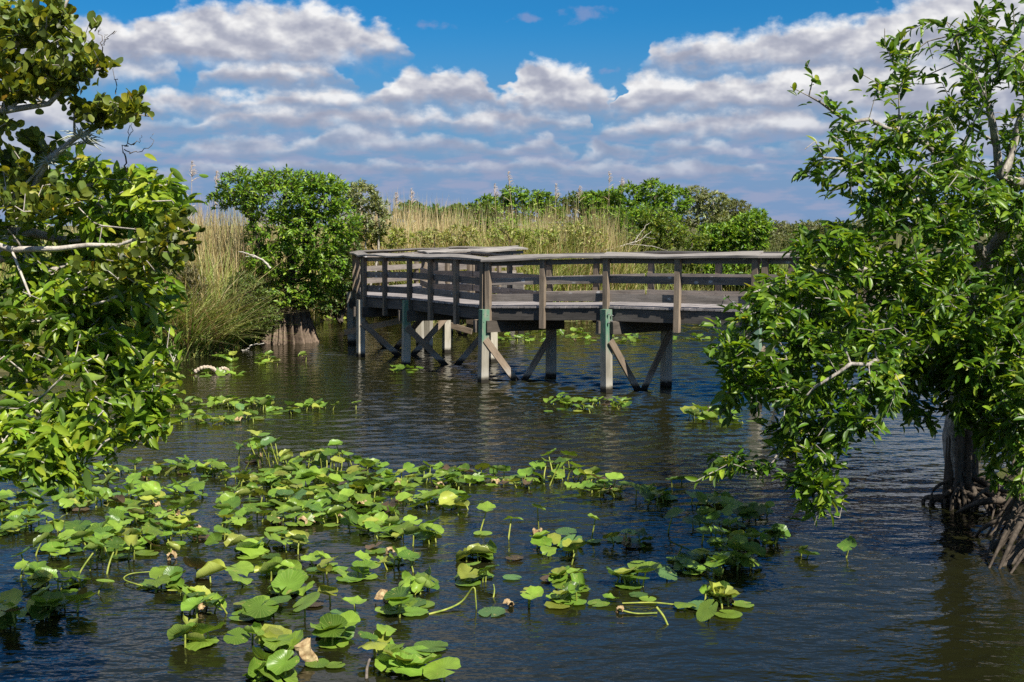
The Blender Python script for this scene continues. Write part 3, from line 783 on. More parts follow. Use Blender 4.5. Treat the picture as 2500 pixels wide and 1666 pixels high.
def tip_leaves(tree, ends, per, size, spread=0.30, droop=0.15, up=0.5):
    """leaves set alternately along the last stretch of every twig"""
    P = np.array(tree.P); par = np.array(tree.par); e = np.array(ends); q = par[e]; q2 = np.where(par[q] >= 0, par[q], q)
    ax = norm(norm(P[e] - P[q2]) + rng.normal(0, 0.15, (len(e), 3)))
    side = norm(np.cross(ax, np.array((0, 0, 1.0)) + rng.normal(0, 0.45, (len(e), 3))))
    n = np.maximum(3, rng.normal(per, per * 0.28, len(e)).astype(int)); sp = spread * rng.uniform(0.6, 1.35, len(e))
    i = np.repeat(np.arange(len(e)), n); k = np.arange(n.sum()) - np.repeat(np.cumsum(n) - n, n); u = k / n[i]; m = len(i)
    pos = P[e][i] - ax[i] * (sp[i] * (1 - u) * rng.uniform(0.8, 1.2, m))[:, None] + rng.normal(0, 0.010, (m, 3))
    sg = np.where(k % 2, 1.0, -1.0)
    d = ax[i] * (0.35 + 0.75 * u)[:, None] + side[i] * (sg * rng.uniform(0.45, 1.0, m) * (1.15 - 0.6 * u))[:, None] + rng.normal(0, 0.30, (m, 3))
    d[:, 2] += 0.25 * u - droop
    upv = np.array((0, 0, up)) + ax[i] * 0.35 + rng.normal(0, 0.33, (m, 3))
    grow = 0.72 + 0.38 * np.sin(np.pi * np.clip(u * 0.9 + 0.05, 0, 1))       # small young leaves at the very tip, older ones bigger
    return pos, frames(d, upv), rng.uniform(size[0], size[1], m) * grow

def pick_shown(pos, R, size, n=300, cell=18):
    """the leaves that show largest in the photograph: nearest in their patch of it, then by projected area"""
    c = pos + R[:, :, 0] * size[:, None] * 0.5
    x, y, dep = project(c); ok = (x > 5) & (x < 2495) & (y > 5) & (y < 1660)
    key = (x // cell).astype(int) * 1000 + (y // cell).astype(int)
    best = {}
    for i in np.nonzero(ok)[0]:
        if key[i] not in best or dep[i] < dep[best[key[i]]]: best[key[i]] = i
    idx = np.array(list(best.values()), int)
    view = norm(c[idx] - np.array((0, 0, CAMZ))); face = np.abs(np.sum(view * R[idx, :, 2], 1)) + 0.25
    return idx[np.argsort(-(size[idx] / dep[idx]) ** 2 * face)[:n]]

def leaf_objects(root, base, kind, pos, R, size, col, idx, mat, nvar=10):
    """single leaves as parts of the tree; they share a few meshes of different greens"""
    T, F = LT[kind]
    order = idx[np.argsort(col[idx].sum(1))]; chunks = np.array_split(order, nvar)
    for ch in chunks:
        if not len(ch): continue
        me = mesh('leaf', T, F, mat, np.repeat(col[ch].mean(0)[None], len(T), 0), smooth=True)
        for i in ch:
            o = obj('leaf', me, root)
            M = np.eye(4); M[:3, :3] = R[i] * size[i]; M[:3, 3] = pos[i] - base
            o.matrix_basis = Matrix(M.tolist())

def sample_blobs(blobs, total, shell=0.55):
    """tips inside a set of ellipsoids given as px, py, Y, rx px, ry px, rY metres, weight; more towards the outside"""
    out = []; W = np.array([b[6] * b[3] * b[4] for b in blobs], float); W /= W.sum()
    for b, w in zip(blobs, W):
        px, py, Y, rx, ry, ry_m, _ = b; n = max(2, int(round(total * w)))
        d = norm(rng.normal(0, 1, (n, 3))); r = rng.uniform(0, 1, n) ** (1 / 3.0); r = shell * (0.55 + 0.45 * r) + (1 - shell) * r
        c = at(px, py, Y); s_ = Y / FPX
        out.append(c + d * r[:, None] * np.array((rx * s_, ry_m, ry * s_)))
    return np.vstack(out)
def sub(P, base): return P - base

def build_tree(name, label, base, limbs, blobs, ntips, kind, per, size, cols, wts, leafmat, bark, rt, extra=(), spread=0.3, nobj=300, bias=0.3, droop=0.15, up=0.6, power=0.5, cat='tree', group=None, min_r=None):
    base = np.asarray(base, float)
    T = Tree()
    for pts, r0, r1 in limbs: T.limb(pts, r0, r1)
    tips = sample_blobs(blobs, ntips)
    if len(extra): tips = np.vstack([tips, np.array(extra)])
    ends = T.fill(tips, bias=bias)
    root = empty(name, base); tag(root, label, cat, group)
    me = T.tube_mesh('trunk', bark, rt, power)
    co = np.zeros(len(me.vertices) * 3, dtype=np.float32); me.vertices.foreach_get('co', co); co = co.reshape(-1, 3) - base.astype(np.float32); me.vertices.foreach_set('co', co.ravel()); me.update()
    obj('trunk', me, root)
    pos, R, sz = tip_leaves(T, ends, per, size, spread, droop, up)
    col = palette(len(pos), cols, wts)
    if nobj:
        idx = pick_shown(pos, R, sz, nobj); leaf_objects(root, base, kind, pos, R, sz, col, idx, leafmat)
        keep = np.ones(len(pos), bool); keep[idx] = False
    else: keep = np.ones(len(pos), bool)
    cr = obj('crown', leaves_mesh('crown', kind, (pos - base)[keep], R[keep], sz[keep], col[keep], leafmat), root)
    if nobj: cr['kind'] = 'stuff'
    return root, T

A_ = at
APPLE = [(0.10, 0.205, 0.014), (0.155, 0.27, 0.018), (0.24, 0.35, 0.025), (0.052, 0.125, 0.012), (0.42, 0.45, 0.05)]
# ------------------------------------------------------------------ right hand pond apple tree
tb = ground(2345, 1232)
RL = [
 ([tb, A_(2335, 1050, 15.7), A_(2345, 920, 15.3), A_(2375, 800, 15.0), A_(2420, 650, 14.6), A_(2450, 450, 14.3), A_(2400, 240, 14.0), A_(2330, 90, 13.8)], 0.15, 0.02),
 ([A_(2420, 650, 14.6), A_(2330, 560, 14.0), A_(2230, 490, 13.3), A_(2120, 425, 12.8), A_(2010, 385, 12.5)], 0.075, 0.012),
 ([A_(2440, 500, 14.4), A_(2330, 400, 13.5), A_(2200, 322, 13.0), A_(2070, 292, 12.7), A_(1975, 235, 12.4)], 0.06, 0.010),
 ([A_(2375, 800, 15.0), A_(2250, 720, 14.0), A_(2120, 655, 13.0), A_(1960, 680, 12.4), A_(1840, 715, 12.0)], 0.08, 0.012),
 ([A_(2345, 920, 15.3), A_(2260, 875, 14.0), A_(2165, 915, 13.0), A_(2085, 1005, 12.3), A_(2010, 1120, 11.8), A_(1985, 1230, 11.5)], 0.085, 0.010),
 ([A_(2165, 915, 13.0), A_(2030, 860, 12.6), A_(1880, 905, 12.1), A_(1775, 960, 11.8)], 0.05, 0.010),
 ([A_(2450, 450, 14.3), A_(2490, 300, 14.4), A_(2540, 100, 14.2)], 0.06, 0.012),
 ([A_(2345, 920, 15.3), A_(2430, 935, 13.8), A_(2500, 1020, 12.6)], 0.06, 0.012),
 ([A_(2375, 800, 15.0), A_(2480, 700, 14.0), A_(2560, 560, 13.5)], 0.09, 0.02),
 ([A_(2335, 1050, 15.7), A_(2400, 1000, 15.9), A_(2500, 900, 16.2), A_(2580, 800, 16.3)], 0.12, 0.03),
 ([A_(2450, 450, 14.3), A_(2600, 430, 14.6), A_(2750, 380, 15.0)], 0.07, 0.02),
 ([A_(2480, 700, 14.0), A_(2640, 620, 13.8), A_(2860, 500, 13.5)], 0.06, 0.015),
 ([A_(2335, 1050, 15.7), A_(2350, 930, 15.0), A_(2300, 870, 13.6), A_(2230, 850, 12.4), A_(2150, 915, 11.8), A_(2085, 990, 11.4)], 0.05, 0.014),
 ([A_(2180, 890, 11.9), A_(2110, 885, 11.5), A_(2050, 900, 11.3), A_(1990, 945, 11.2)], 0.018, 0.006),
]
RB = [(2310, 190, 13.9, 170, 150, 1.2, 0.28), (2440, 330, 14.3, 150, 220, 1.4, 0.38), (2480, 100, 14.2, 130, 120, 1.0, 0.4), (2210, 330, 13.0, 120, 60, 0.7, 0.45), (2100, 330, 12.8, 110, 45, 0.6, 0.4),
      (2080, 430, 12.8, 130, 50, 0.7, 0.7), (2260, 480, 13.3, 180, 110, 1.2, 0.8), (2180, 590, 13.0, 170, 100, 1.2, 1.0), (2010, 600, 12.5, 90, 65, 0.8, 0.9), (2400, 620, 14.2, 170, 160, 1.4, 0.9),
      (1960, 745, 12.2, 150, 85, 1.0, 1.0), (2100, 760, 12.9, 220, 130, 1.4, 1.0), (1880, 860, 12.0, 150, 105, 1.0, 1.2), (2040, 950, 12.2, 170, 110, 1.1, 1.0), (1860, 980, 11.9, 110, 90, 0.8, 1.0),
      (2340, 820, 13.8, 200, 150, 1.4, 0.9), (2460, 950, 12.8, 110, 130, 1.0, 1.3), (1960, 1110, 11.7, 100, 80, 0.7, 0.9), (2240, 960, 13.6, 110, 70, 0.9, 0.7), (1990, 1210, 11.5, 55, 60, 0.4, 0.8), (1790, 1140, 11.6, 80, 25, 0.4, 0.8),
      (2480, 1060, 12.4, 60, 60, 0.6, 0.9), (2480, 560, 13.2, 60, 80, 0.5, 0.8), (2640, 420, 14.5, 180, 260, 1.6, 0.6), (2660, 760, 14.2, 180, 200, 1.7, 0.5), (2310, 120, 14.0, 130, 90, 0.8, 0.25), (2250, 380, 13.4, 150, 80, 0.8, 0.4), (2350, 500, 13.8, 150, 100, 0.9, 0.6), (2420, 760, 15.6, 170, 160, 1.0, 0.9), (2560, 1000, 13.6, 120, 130, 1.2, 0.9), (2480, 1160, 13.2, 60, 60, 0.6, 1.0), (2440, 1040, 13.2, 90, 60, 0.6, 1.2), (2540, 600, 16.3, 120, 160, 0.9, 0.6), (2300, 1010, 13.2, 80, 50, 0.6, 0.5), (2800, 470, 13.8, 170, 140, 0.9, 0.8), (2590, 760, 14.7, 130, 120, 0.8, 1.0), (2330, 740, 13.0, 150, 110, 0.8, 1.0), (2420, 880, 12.8, 120, 90, 0.7, 1.2), (2260, 860, 13.4, 110, 80, 0.7, 0.9), (2440, 1100, 13.0, 80, 50, 0.5, 0.8), (2440, 930, 15.1, 100, 70, 0.5, 1.3), (2390, 985, 13.6, 90, 45, 0.5, 1.0)]
REX = [A_(*p) for p in ((1930, 212, 12.3), (1968, 150, 12.4), (1985, 190, 12.4), (2010, 235, 12.5), (2088, 172, 12.6), (2145, 205, 12.7), (2035, 260, 12.5), (1965, 365, 12.4), (1990, 345, 12.4), (2060, 365, 12.6),
        (1720, 790, 11.8), (1735, 865, 11.8), (1745, 800, 11.8), (1762, 745, 11.8), (1770, 720, 11.8), (1985, 1290, 11.4), (2050, 1265, 11.4), (2060, 1215, 11.5), (1700, 1175, 11.6), (1800, 870, 11.7), (2160, 70, 13.2), (2200, 90, 13.3), (2160, 110, 13.2), (2390, 20, 14), (2180, 150, 13.2))]
build_tree('pond_apple_tree', 'large leafy pond apple tree standing on tangled roots at the right bank', tb, RL, RB, 3600, 'apple', 9.5, (0.098, 0.158), APPLE, (4, 4, 2, 4, 0.35), M_LEAF, M_BARK, 0.0047, REX, 0.34, 300)

# ------------------------------------------------------------------ left hand pond apple and cocoplum
lb = np.array((-5.3, 9.2, 0.1))
LLm = [
 ([lb, A_(-420, 1000, 9.1), A_(-330, 750, 8.9), A_(-160, 640, 8.7), A_(0, 628, 8.5), A_(90, 662, 8.4), A_(165, 745, 8.3), A_(205, 810, 8.2), A_(270, 900, 8.2), A_(340, 985, 8.1)], 0.16, 0.012),
 ([A_(90, 662, 8.4), A_(150, 625, 8.5), A_(240, 618, 8.6), A_(310, 640, 8.6)], 0.024, 0.010),
 ([A_(-160, 640, 8.7), A_(20, 560, 9.0), A_(170, 590, 9.0), A_(300, 560, 8.8), A_(420, 520, 8.7)], 0.05, 0.010),
 ([A_(-330, 750, 8.9), A_(-100, 930, 8.2), A_(60, 955, 8.0), A_(140, 1030, 7.9), A_(210, 1085, 7.8)], 0.05, 0.010),
 ([A_(-160, 640, 8.7), A_(0, 480, 8.8), A_(150, 470, 8.8), A_(300, 440, 8.7), A_(400, 455, 8.6)], 0.05, 0.010),
 ([A_(-100, 930, 8.2), A_(-40, 1060, 7.7), A_(60, 1110, 7.4), A_(150, 1150, 7.3)], 0.03, 0.008),
]
LLm += [([A_(*p[0]), A_(*p[1]), A_(*p[2])], 0.011, 0.004) for p in (((140, 700, 8.1), (190, 690, 7.9), (260, 682, 7.8)), ((205, 810, 8.1), (150, 770, 7.9), (60, 790, 7.8)), ((90, 662, 8.3), (60, 590, 8.1), (20, 560, 8.0)), ((60, 955, 7.9), (110, 960, 7.7), (170, 905, 7.6)), ((60, 955, 7.9), (40, 900, 7.8), (10, 870, 7.7)),
         ((170, 590, 8.8), (240, 545, 8.2), (330, 560, 8.0)), ((300, 440, 8.6), (350, 470, 8.3), (420, 490, 8.2)), ((140, 1030, 7.8), (130, 1080, 7.6), (115, 1130, 7.5)), ((240, 618, 8.5), (290, 690, 8.1), (370, 690, 8.0)), ((165, 745, 8.2), (240, 740, 7.9), (330, 700, 7.9)))]
LB = [(370, 490, 8.6, 100, 60, 0.6, 1.1), (270, 480, 8.8, 140, 90, 0.8, 1.0), (120, 400, 8.8, 130, 60, 0.6, 0.6), (120, 560, 9.0, 160, 90, 0.8, 0.8), (330, 590, 8.6, 110, 70, 0.6, 0.8), (220, 690, 8.4, 160, 80, 0.8, 0.9),
      (360, 740, 8.3, 70, 80, 0.5, 1.0), (120, 780, 8.5, 150, 90, 0.8, 1.0), (240, 840, 8.2, 140, 80, 0.6, 1.0), (380, 860, 8.1, 50, 50, 0.4, 1.0), (40, 880, 8.4, 100, 70, 0.7, 0.8), (330, 960, 8.0, 90, 60, 0.5, 0.9),
      (240, 1030, 7.8, 120, 70, 0.5, 1.0), (350, 1060, 7.9, 50, 40, 0.3, 1.0), (60, 1100, 7.4, 110, 70, 0.5, 1.2), (10, 1030, 7.6, 60, 50, 0.4, 0.9), (150, 1130, 7.4, 70, 50, 0.4, 1.0)]
build_tree('pond_apple_tree', 'pond apple tree with pale arching branches leaning in at the left edge', lb, LLm, LB, 800, 'apple', 8.5, (0.092, 0.145),
           [(0.15, 0.265, 0.018), (0.23, 0.345, 0.025), (0.33, 0.42, 0.034), (0.08, 0.16, 0.014), (0.48, 0.47, 0.055)], (4, 4, 3, 3, 0.4), M_LEAF, M_BARKP, 0.0035,
           [A_(*p) for p in ((425, 445, 8.6), (440, 500, 8.6), (430, 540, 8.6), (410, 890, 8.1), (415, 800, 8.2), (375, 1075, 7.9))], 0.32, 300)
cb = np.array((-5.0, 8.0, 0.15))
CLm = [
 ([cb, A_(-480, 900, 8.2), A_(-350, 650, 8.3), A_(-130, 545, 8.4), A_(40, 462, 8.3), A_(110, 415, 8.25), A_(165, 365, 8.2), A_(225, 297, 8.1), A_(300, 262, 8.0)], 0.11, 0.010),
 ([A_(-350, 650, 8.3), A_(-250, 420, 8.2), A_(-60, 290, 8.1), A_(80, 248, 8.0), A_(180, 195, 7.9), A_(255, 165, 7.9)], 0.06, 0.008),
 ([A_(-250, 420, 8.2), A_(-120, 200, 8.2), A_(30, 110, 8.1), A_(130, 40, 8.0), A_(180, -30, 8.0)], 0.05, 0.010),
 ([A_(110, 415, 8.25), A_(20, 480, 8.2), A_(-60, 560, 8.2)], 0.012, 0.006),
 ([A_(165, 365, 8.2), A_(178, 310, 8.1), A_(182, 255, 8.05)], 0.012, 0.006),
 ([A_(-130, 545, 8.4), A_(60, 600, 8.1), A_(220, 590, 8.0), A_(330, 590, 8.0), A_(400, 560, 7.95), A_(440, 530, 7.9)], 0.03, 0.008),
]
CB = [(60, 120, 8.1, 90, 110, 0.5, 1.2), (140, 60, 8.0, 50, 60, 0.3, 1.0), (160, 160, 7.9, 70, 45, 0.35, 0.9), (230, 140, 7.9, 40, 35, 0.25, 0.7), (40, 210, 8.0, 70, 40, 0.4, 1.0), (10, 60, 8.1, 60, 70, 0.4, 1.1), (110, 195, 7.95, 70, 35, 0.3, 0.9),
      (290, 265, 8.0, 60, 35, 0.3, 1.1), (240, 275, 8.05, 45, 35, 0.25, 1.0), (40, 370, 8.2, 80, 70, 0.4, 0.7), (60, 500, 8.0, 90, 40, 0.4, 0.8), (150, 480, 8.0, 60, 40, 0.3, 0.5), (280, 660, 7.8, 110, 45, 0.3, 0.6), (420, 600, 7.85, 50, 70, 0.3, 0.7), (60, 800, 7.9, 70, 60, 0.3, 0.5), (340, 640, 7.8, 60, 50, 0.3, 0.5)]
build_tree('cocoplum_tree', 'cocoplum tree with small round olive leaves in the top left corner', cb, CLm, CB, 470, 'coco', 8.5, (0.052, 0.08),
           [(0.15, 0.20, 0.026), (0.22, 0.27, 0.036), (0.35, 0.39, 0.05), (0.08, 0.11, 0.018), (0.58, 0.36, 0.05)], (4, 4, 2.5, 3, 0.35), M_COCO, M_BARKP, 0.0030,
           [A_(*p) for p in ((225, 38, 7.9), (235, 55, 7.9), (205, 95, 7.9), (265, 150, 7.9), (285, 158, 7.9), (350, 228, 8.0), (365, 285, 8.0), (190, 260, 8.05), (470, 520, 7.9), (455, 545, 7.9))], 0.16, 300, up=0.0, droop=-0.25)

# ------------------------------------------------------------------ shrubs and trees on the far bank
def shrub(name, label, px, pbase, Y, blobs, n, size, cols, wts, bark=M_BARKD, per=7, cat='shrub', group=None, limbs=None, power=0.5, rt=0.006, spread=0.22, z0=0.2):
    b = at(px, 550, Y); b[2] = z0
    L_ = []
    if limbs is None:
        for bl in blobs:
            c = at(bl[0], bl[1], bl[2])
            m = b * 0.45 + c * 0.55 + rng.normal(0, 0.15, 3)
            L_.append(([b + rng.normal(0, 0.05, 3) * np.array((1, 1, 0)), m, c], 0.05, 0.015))
    else: L_ = limbs
    return build_tree(name, label, b, L_, blobs, int(n * 2.3), 'shrub', per, (size[0] * 1.3, size[1] * 1.3), cols, wts, M_SHRUB, bark, rt, (), spread, 0, power=power, cat=cat, group=group)

GREEN = [(0.13, 0.26, 0.018), (0.20, 0.34, 0.024), (0.30, 0.42, 0.034), (0.06, 0.135, 0.013)]
YELL = [(0.12, 0.20, 0.018), (0.20, 0.27, 0.025), (0.28, 0.30, 0.03), (0.06, 0.11, 0.015)]
OLIVE = [(0.14, 0.17, 0.05), (0.20, 0.22, 0.08), (0.10, 0.13, 0.035), (0.26, 0.25, 0.11)]
GREY = [(0.23, 0.27, 0.10), (0.31, 0.34, 0.15), (0.17, 0.20, 0.07)]
W4 = (3, 4, 2, 2)
# the tree with the buttressed base in the water
mb = ground(700, 838)
MY = mb[1]
shrub('pond_apple_tree', 'rounded bright green tree on a flared ribbed trunk at the water edge', 700, 838, MY,
      [(640, 690, MY, 60, 45, 0.6, 0.9), (790, 710, MY + .1, 60, 40, 0.6, 0.9), (700, 640, MY - .1, 100, 50, 0.9, 1.0), (600, 460, MY + .3, 70, 55, 1.0, 1), (680, 480, MY, 110, 70, 1.3, 1.1), (780, 480, MY, 80, 60, 1.2, 1.1), (840, 540, MY - .2, 45, 55, 0.8, 1.0), (770, 580, MY - .3, 90, 70, 1.2, 1.1), (680, 570, MY - .2, 90, 60, 1.0, 0.8), (535, 490, MY + .3, 35, 25, 0.5, 0.9),
       (800, 650, MY - .4, 60, 50, 0.8, 1.0), (640, 640, MY - .6, 50, 30, 0.5, 0.7), (715, 720, MY - .25, 80, 34, 0.6, 1.3), (665, 440, MY, 25, 25, 0.4, 0.7), (740, 440, MY, 60, 22, 0.7, 0.9), (810, 450, MY, 45, 22, 0.6, 0.9)], 1300, (0.09, 0.14), GREEN, W4, M_BARKD, 7,
      'tree', None, [([mb + (0, 0, .6), A_(705, 700, MY), A_(710, 620, MY), A_(700, 540, MY), A_(690, 460, MY)], 0.22, 0.02), ([A_(705, 700, MY), A_(770, 640, MY), A_(810, 560, MY)], 0.09, 0.02), ([A_(705, 690, MY), A_(640, 620, MY - .3), A_(600, 500, MY)], 0.08, 0.02), ([A_(705, 680, MY), A_(760, 560, MY), A_(790, 470, MY)], 0.08, 0.02)], z0=0.0)
def buttress(name, label, c, r0, r1, h, mat, cat='trunk', ribs=26, parent=None, depth=0.16):
    """flared, deeply fluted trunk foot"""
    nt_, nz = 200, 12; th = np.linspace(0, 2 * np.pi, nt_, endpoint=False); V = []
    fr = np.cumsum(rng.uniform(0.5, 1.5, ribs)); fr = fr / fr[-1] * 2 * np.pi
    dmin = np.min(np.abs((th[:, None] - fr[None] + np.pi) % (2 * np.pi) - np.pi), axis=1) * ribs / (2 * np.pi)
    rad = 1 - depth * np.clip(dmin * 2, 0, 1) ** 1.3 + 0.07 * np.sin(3 * th + 1) + 0.05 * np.sin(5 * th)
    for k in range(nz):
        u = k / (nz - 1); z = -0.25 + u * (h + 0.25); rr = r0 + (r1 - r0) * (u ** 0.55)
        amp = 1 - 0.6 * u; f = 1 + (rad - 1) * (0.4 + amp)
        V.append(np.stack([c[0] + rr * f * np.cos(th) * 1.0, c[1] + rr * f * np.sin(th) * 0.8, np.full(nt_, z) + 0.02 * np.sin(7 * th + k)], -1))
    V = np.vstack(V); i = np.arange(nz - 1)[:, None] * nt_; j = np.arange(nt_)[None]; j2 = (j + 1) % nt_
    F = np.stack([i + j, i + j2, i + nt_ + j2, i + nt_ + j], -1).reshape(-1, 4)
    return V, F
trees = [o for o in COL.objects if o.name.startswith('pond_apple_tree')]
mid_tree = trees[-1]
V, F = buttress('', '', mb + (-0.12, 0.25, 0), 1.12, 0.64, 1.15, M_BARKB, depth=0.45, ribs=19)
bo = obj('trunk_base', mesh('trunk_base', V - mb * np.array((1, 1, 0)) - np.array((0, 0, mid_tree.location.z)), F, M_BARKB, smooth=True), mid_tree)

SH = [  # name, label, px, Y, blobs, n, size, palette
 ('willow_shrub', 'thin grey-green willow shrub rising just right of the buttressed tree', 880, 46, [(880, 480, 46, 45, 40, 0.8, 0.8), (925, 500, 46, 30, 22, 0.6, 0.5), (900, 540, 46, 60, 40, 0.8, 0.5)], 190, (0.09, 0.14), GREY),
 ('leafy_shrub', 'small dark green shrub behind the tan reeds left of centre', 1020, 55, [(1000, 515, 55, 40, 24, 0.8, 1), (1055, 525, 55, 45, 24, 0.8, 1), (1110, 530, 56, 50, 24, 0.8, 1), (1070, 560, 55, 80, 24, 0.8, .8)], 330, (0.12, 0.18), [(0.06, 0.16, 0.014), (0.09, 0.20, 0.016), (0.14, 0.26, 0.02), (0.035, 0.09, 0.01)]),
 ('leafy_shrub', 'dark green shrub with a ragged top behind the centre of the boardwalk', 1260, 56, [(1255, 475, 56, 35, 22, 0.8, 1), (1310, 488, 56, 45, 25, 0.8, 1), (1200, 500, 56, 45, 25, 0.8, .9), (1280, 520, 56, 110, 30, 1, 1), (1250, 560, 53, 110, 30, 1, .7)], 420, (0.11, 0.17), GREEN),
 ('leafy_shrub', 'olive green shrub mass above the reeds right of centre', 1390, 57, [(1350, 500, 57, 60, 25, 1, 1), (1420, 490, 57, 50, 25, 1, 1), (1400, 530, 57, 90, 30, 1, 1), (1440, 570, 52, 80, 35, 1, .9)], 330, (0.11, 0.16), [(0.09, 0.16, 0.02), (0.14, 0.21, 0.03), (0.19, 0.24, 0.05), (0.05, 0.09, 0.015)]),
 ('leafy_shrub', 'tallest bright green shrub right of centre with one sprig on top', 1570, 52.5, [(1570, 560, 52.2, 110, 60, 1.1, 1), (1535, 475, 54, 40, 28, 0.9, 1), (1600, 470, 54, 45, 32, 1, 1), (1645, 490, 54, 50, 36, 1, 1), (1570, 530, 53.5, 80, 40, 1.1, 1), (1588, 442, 54, 9, 12, 0.2, .8)], 560, (0.12, 0.17), GREEN),
 ('leafy_shrub', 'low yellow-green shrub just behind the handrail right of centre', 1600, 51, [(1600, 650, 51, 130, 40, 0.8, .8), (1560, 585, 51, 70, 28, 0.9, 1), (1630, 570, 51, 60, 38, 0.9, 1), (1690, 590, 51, 50, 24, 0.8, 1), (1600, 535, 51.5, 50, 28, 0.8, 1)], 480, (0.08, 0.12), YELL),
 ('willow_shrub', 'airy olive willow shrub with bare stems beside the tallest green shrub', 1720, 56, [(1700, 475, 56, 35, 22, 0.8, .8), (1740, 490, 56, 40, 25, 0.8, .9), (1715, 530, 56, 70, 30, 0.8, .8)], 300, (0.09, 0.14), GREY),
 ('leafy_shrub', 'dome shaped olive shrub left of the far right dark green shrub', 1795, 58, [(1790, 515, 58, 50, 30, 1, 1), (1770, 540, 58, 60, 25, 1, 1)], 330, (0.08, 0.12), OLIVE),
 ('leafy_shrub', 'dark glossy green shrub above the handrail near the right tree', 1790, 52, [(1790, 660, 51.5, 130, 40, 0.8, .8), (1760, 575, 52, 70, 30, 1, 1), (1830, 560, 52, 60, 40, 1, 1), (1850, 535, 52.5, 22, 26, 0.6, .9), (1730, 600, 52, 60, 20, 0.8, 1), (1800, 600, 52, 80, 20, 0.8, 1)], 620, (0.12, 0.18), GREEN),
 ('leafy_shrub', 'low olive thicket at the far right of the horizon', 1960, 62, [(1900, 565, 60, 60, 26, 1, 1), (1980, 560, 62, 70, 22, 1, 1), (2080, 560, 62, 80, 24, 1, 1), (1940, 595, 58, 100, 24, 1, 1)], 560, (0.09, 0.14), OLIVE),
 ('leafy_shrub', 'low green thicket joining the two shrubs behind the centre handrail', 1170, 54, [(1130, 525, 54, 45, 28, 0.9, 1), (1180, 515, 54, 40, 26, 0.9, 1), (1150, 555, 53, 70, 28, 0.9, 1)], 330, (0.10, 0.15), [(0.11, 0.19, 0.02), (0.16, 0.25, 0.03), (0.22, 0.28, 0.05), (0.06, 0.11, 0.015)]),
 ('leafy_shrub', 'green shrub filling the gap left of the tallest shrub', 1470, 55, [(1450, 495, 55, 45, 28, 0.9, 1), (1490, 490, 55, 35, 28, 0.9, 1), (1480, 540, 54, 60, 40, 0.9, 1)], 400, (0.11, 0.16), GREEN),
 ('leafy_shrub', 'sparse yellow-green bush low before the tan reeds, far left behind the platform', 930, 46.5, [(900, 575, 46.5, 45, 28, 0.8, .7), (960, 580, 46.5, 50, 26, 0.8, .7)], 70, (0.09, 0.13), [(0.30, 0.36, 0.06), (0.40, 0.42, 0.10), (0.22, 0.28, 0.05)]),
 ('leafy_shrub', 'sparse olive bush low before the tan reeds above the far handrail end', 1090, 46.5, [(1060, 580, 46.5, 60, 26, 0.8, .7), (1130, 575, 46.5, 50, 28, 0.8, .7)], 70, (0.09, 0.13), [(0.34, 0.36, 0.10), (0.42, 0.40, 0.14), (0.24, 0.28, 0.06)]),
 ('leafy_shrub', 'sparse green bush low before the reeds at the picture centre', 1270, 47, [(1240, 575, 47, 60, 28, 0.8, .7), (1310, 580, 47, 60, 26, 0.8, .7)], 80, (0.09, 0.13), [(0.28, 0.36, 0.06), (0.36, 0.40, 0.09), (0.20, 0.27, 0.04)]),
 ('leafy_shrub', 'sparse bush with pale leaves low before the reeds left of the fallen branch', 1400, 47.5, [(1380, 570, 47.5, 60, 34, 0.8, .7), (1440, 580, 47.5, 50, 28, 0.8, .7), (1400, 650, 47.5, 80, 40, 0.8, .5)], 110, (0.09, 0.13), [(0.32, 0.36, 0.09), (0.42, 0.41, 0.14), (0.22, 0.28, 0.06)]),
 ('leafy_shrub', 'yellow-green bush behind the left trees above the reeds', 350, 42, [(330, 440, 42, 60, 35, 0.9, 1), (390, 470, 42, 50, 30, 0.8, 1), (280, 480, 42, 90, 50, 1, 1)], 420, (0.08, 0.12), YELL),
 ('leafy_shrub', 'feathery green bush on the left bank before the buttressed tree', 560, 36.2, [(600, 720, 36, 60, 55, 0.7, 1), (560, 770, 35.8, 60, 50, 0.6, 1), (640, 780, 36.2, 50, 40, 0.6, .8)], 560, (0.06, 0.095), [(0.11, 0.18, 0.03), (0.17, 0.24, 0.05), (0.23, 0.27, 0.07), (0.06, 0.10, 0.02)]),
 ('leafy_shrub', 'grey-brown twiggy bush on the left bank under the reeds', 440, 34.5, [(400, 640, 35, 70, 45, 0.8, .8), (450, 700, 34.6, 60, 60, 0.7, .8)], 330, (0.06, 0.10), [(0.15, 0.15, 0.07), (0.22, 0.20, 0.10), (0.10, 0.11, 0.04)]),
 ('leafy_shrub', 'shaded bush between the buttressed tree and the left end of the boardwalk', 830, 43, [(830, 690, 43, 50, 60, 0.8, 1), (850, 620, 44, 40, 50, 0.8, 1), (800, 740, 42.5, 40, 30, 0.6, .9)], 420, (0.09, 0.13), [(0.06, 0.13, 0.02), (0.11, 0.18, 0.03), (0.16, 0.17, 0.05), (0.10, 0.07, 0.03)]),
]
for (nm, lab, px, Y, bl, n, sz, pal) in SH:
    shrub(nm, lab, px, 0, Y, bl, n, sz, pal, (3, 4, 2, 2)[:len(pal)], M_BARKP if 'willow' in nm else M_BARKD, 8, group='shrubs along the far bank')

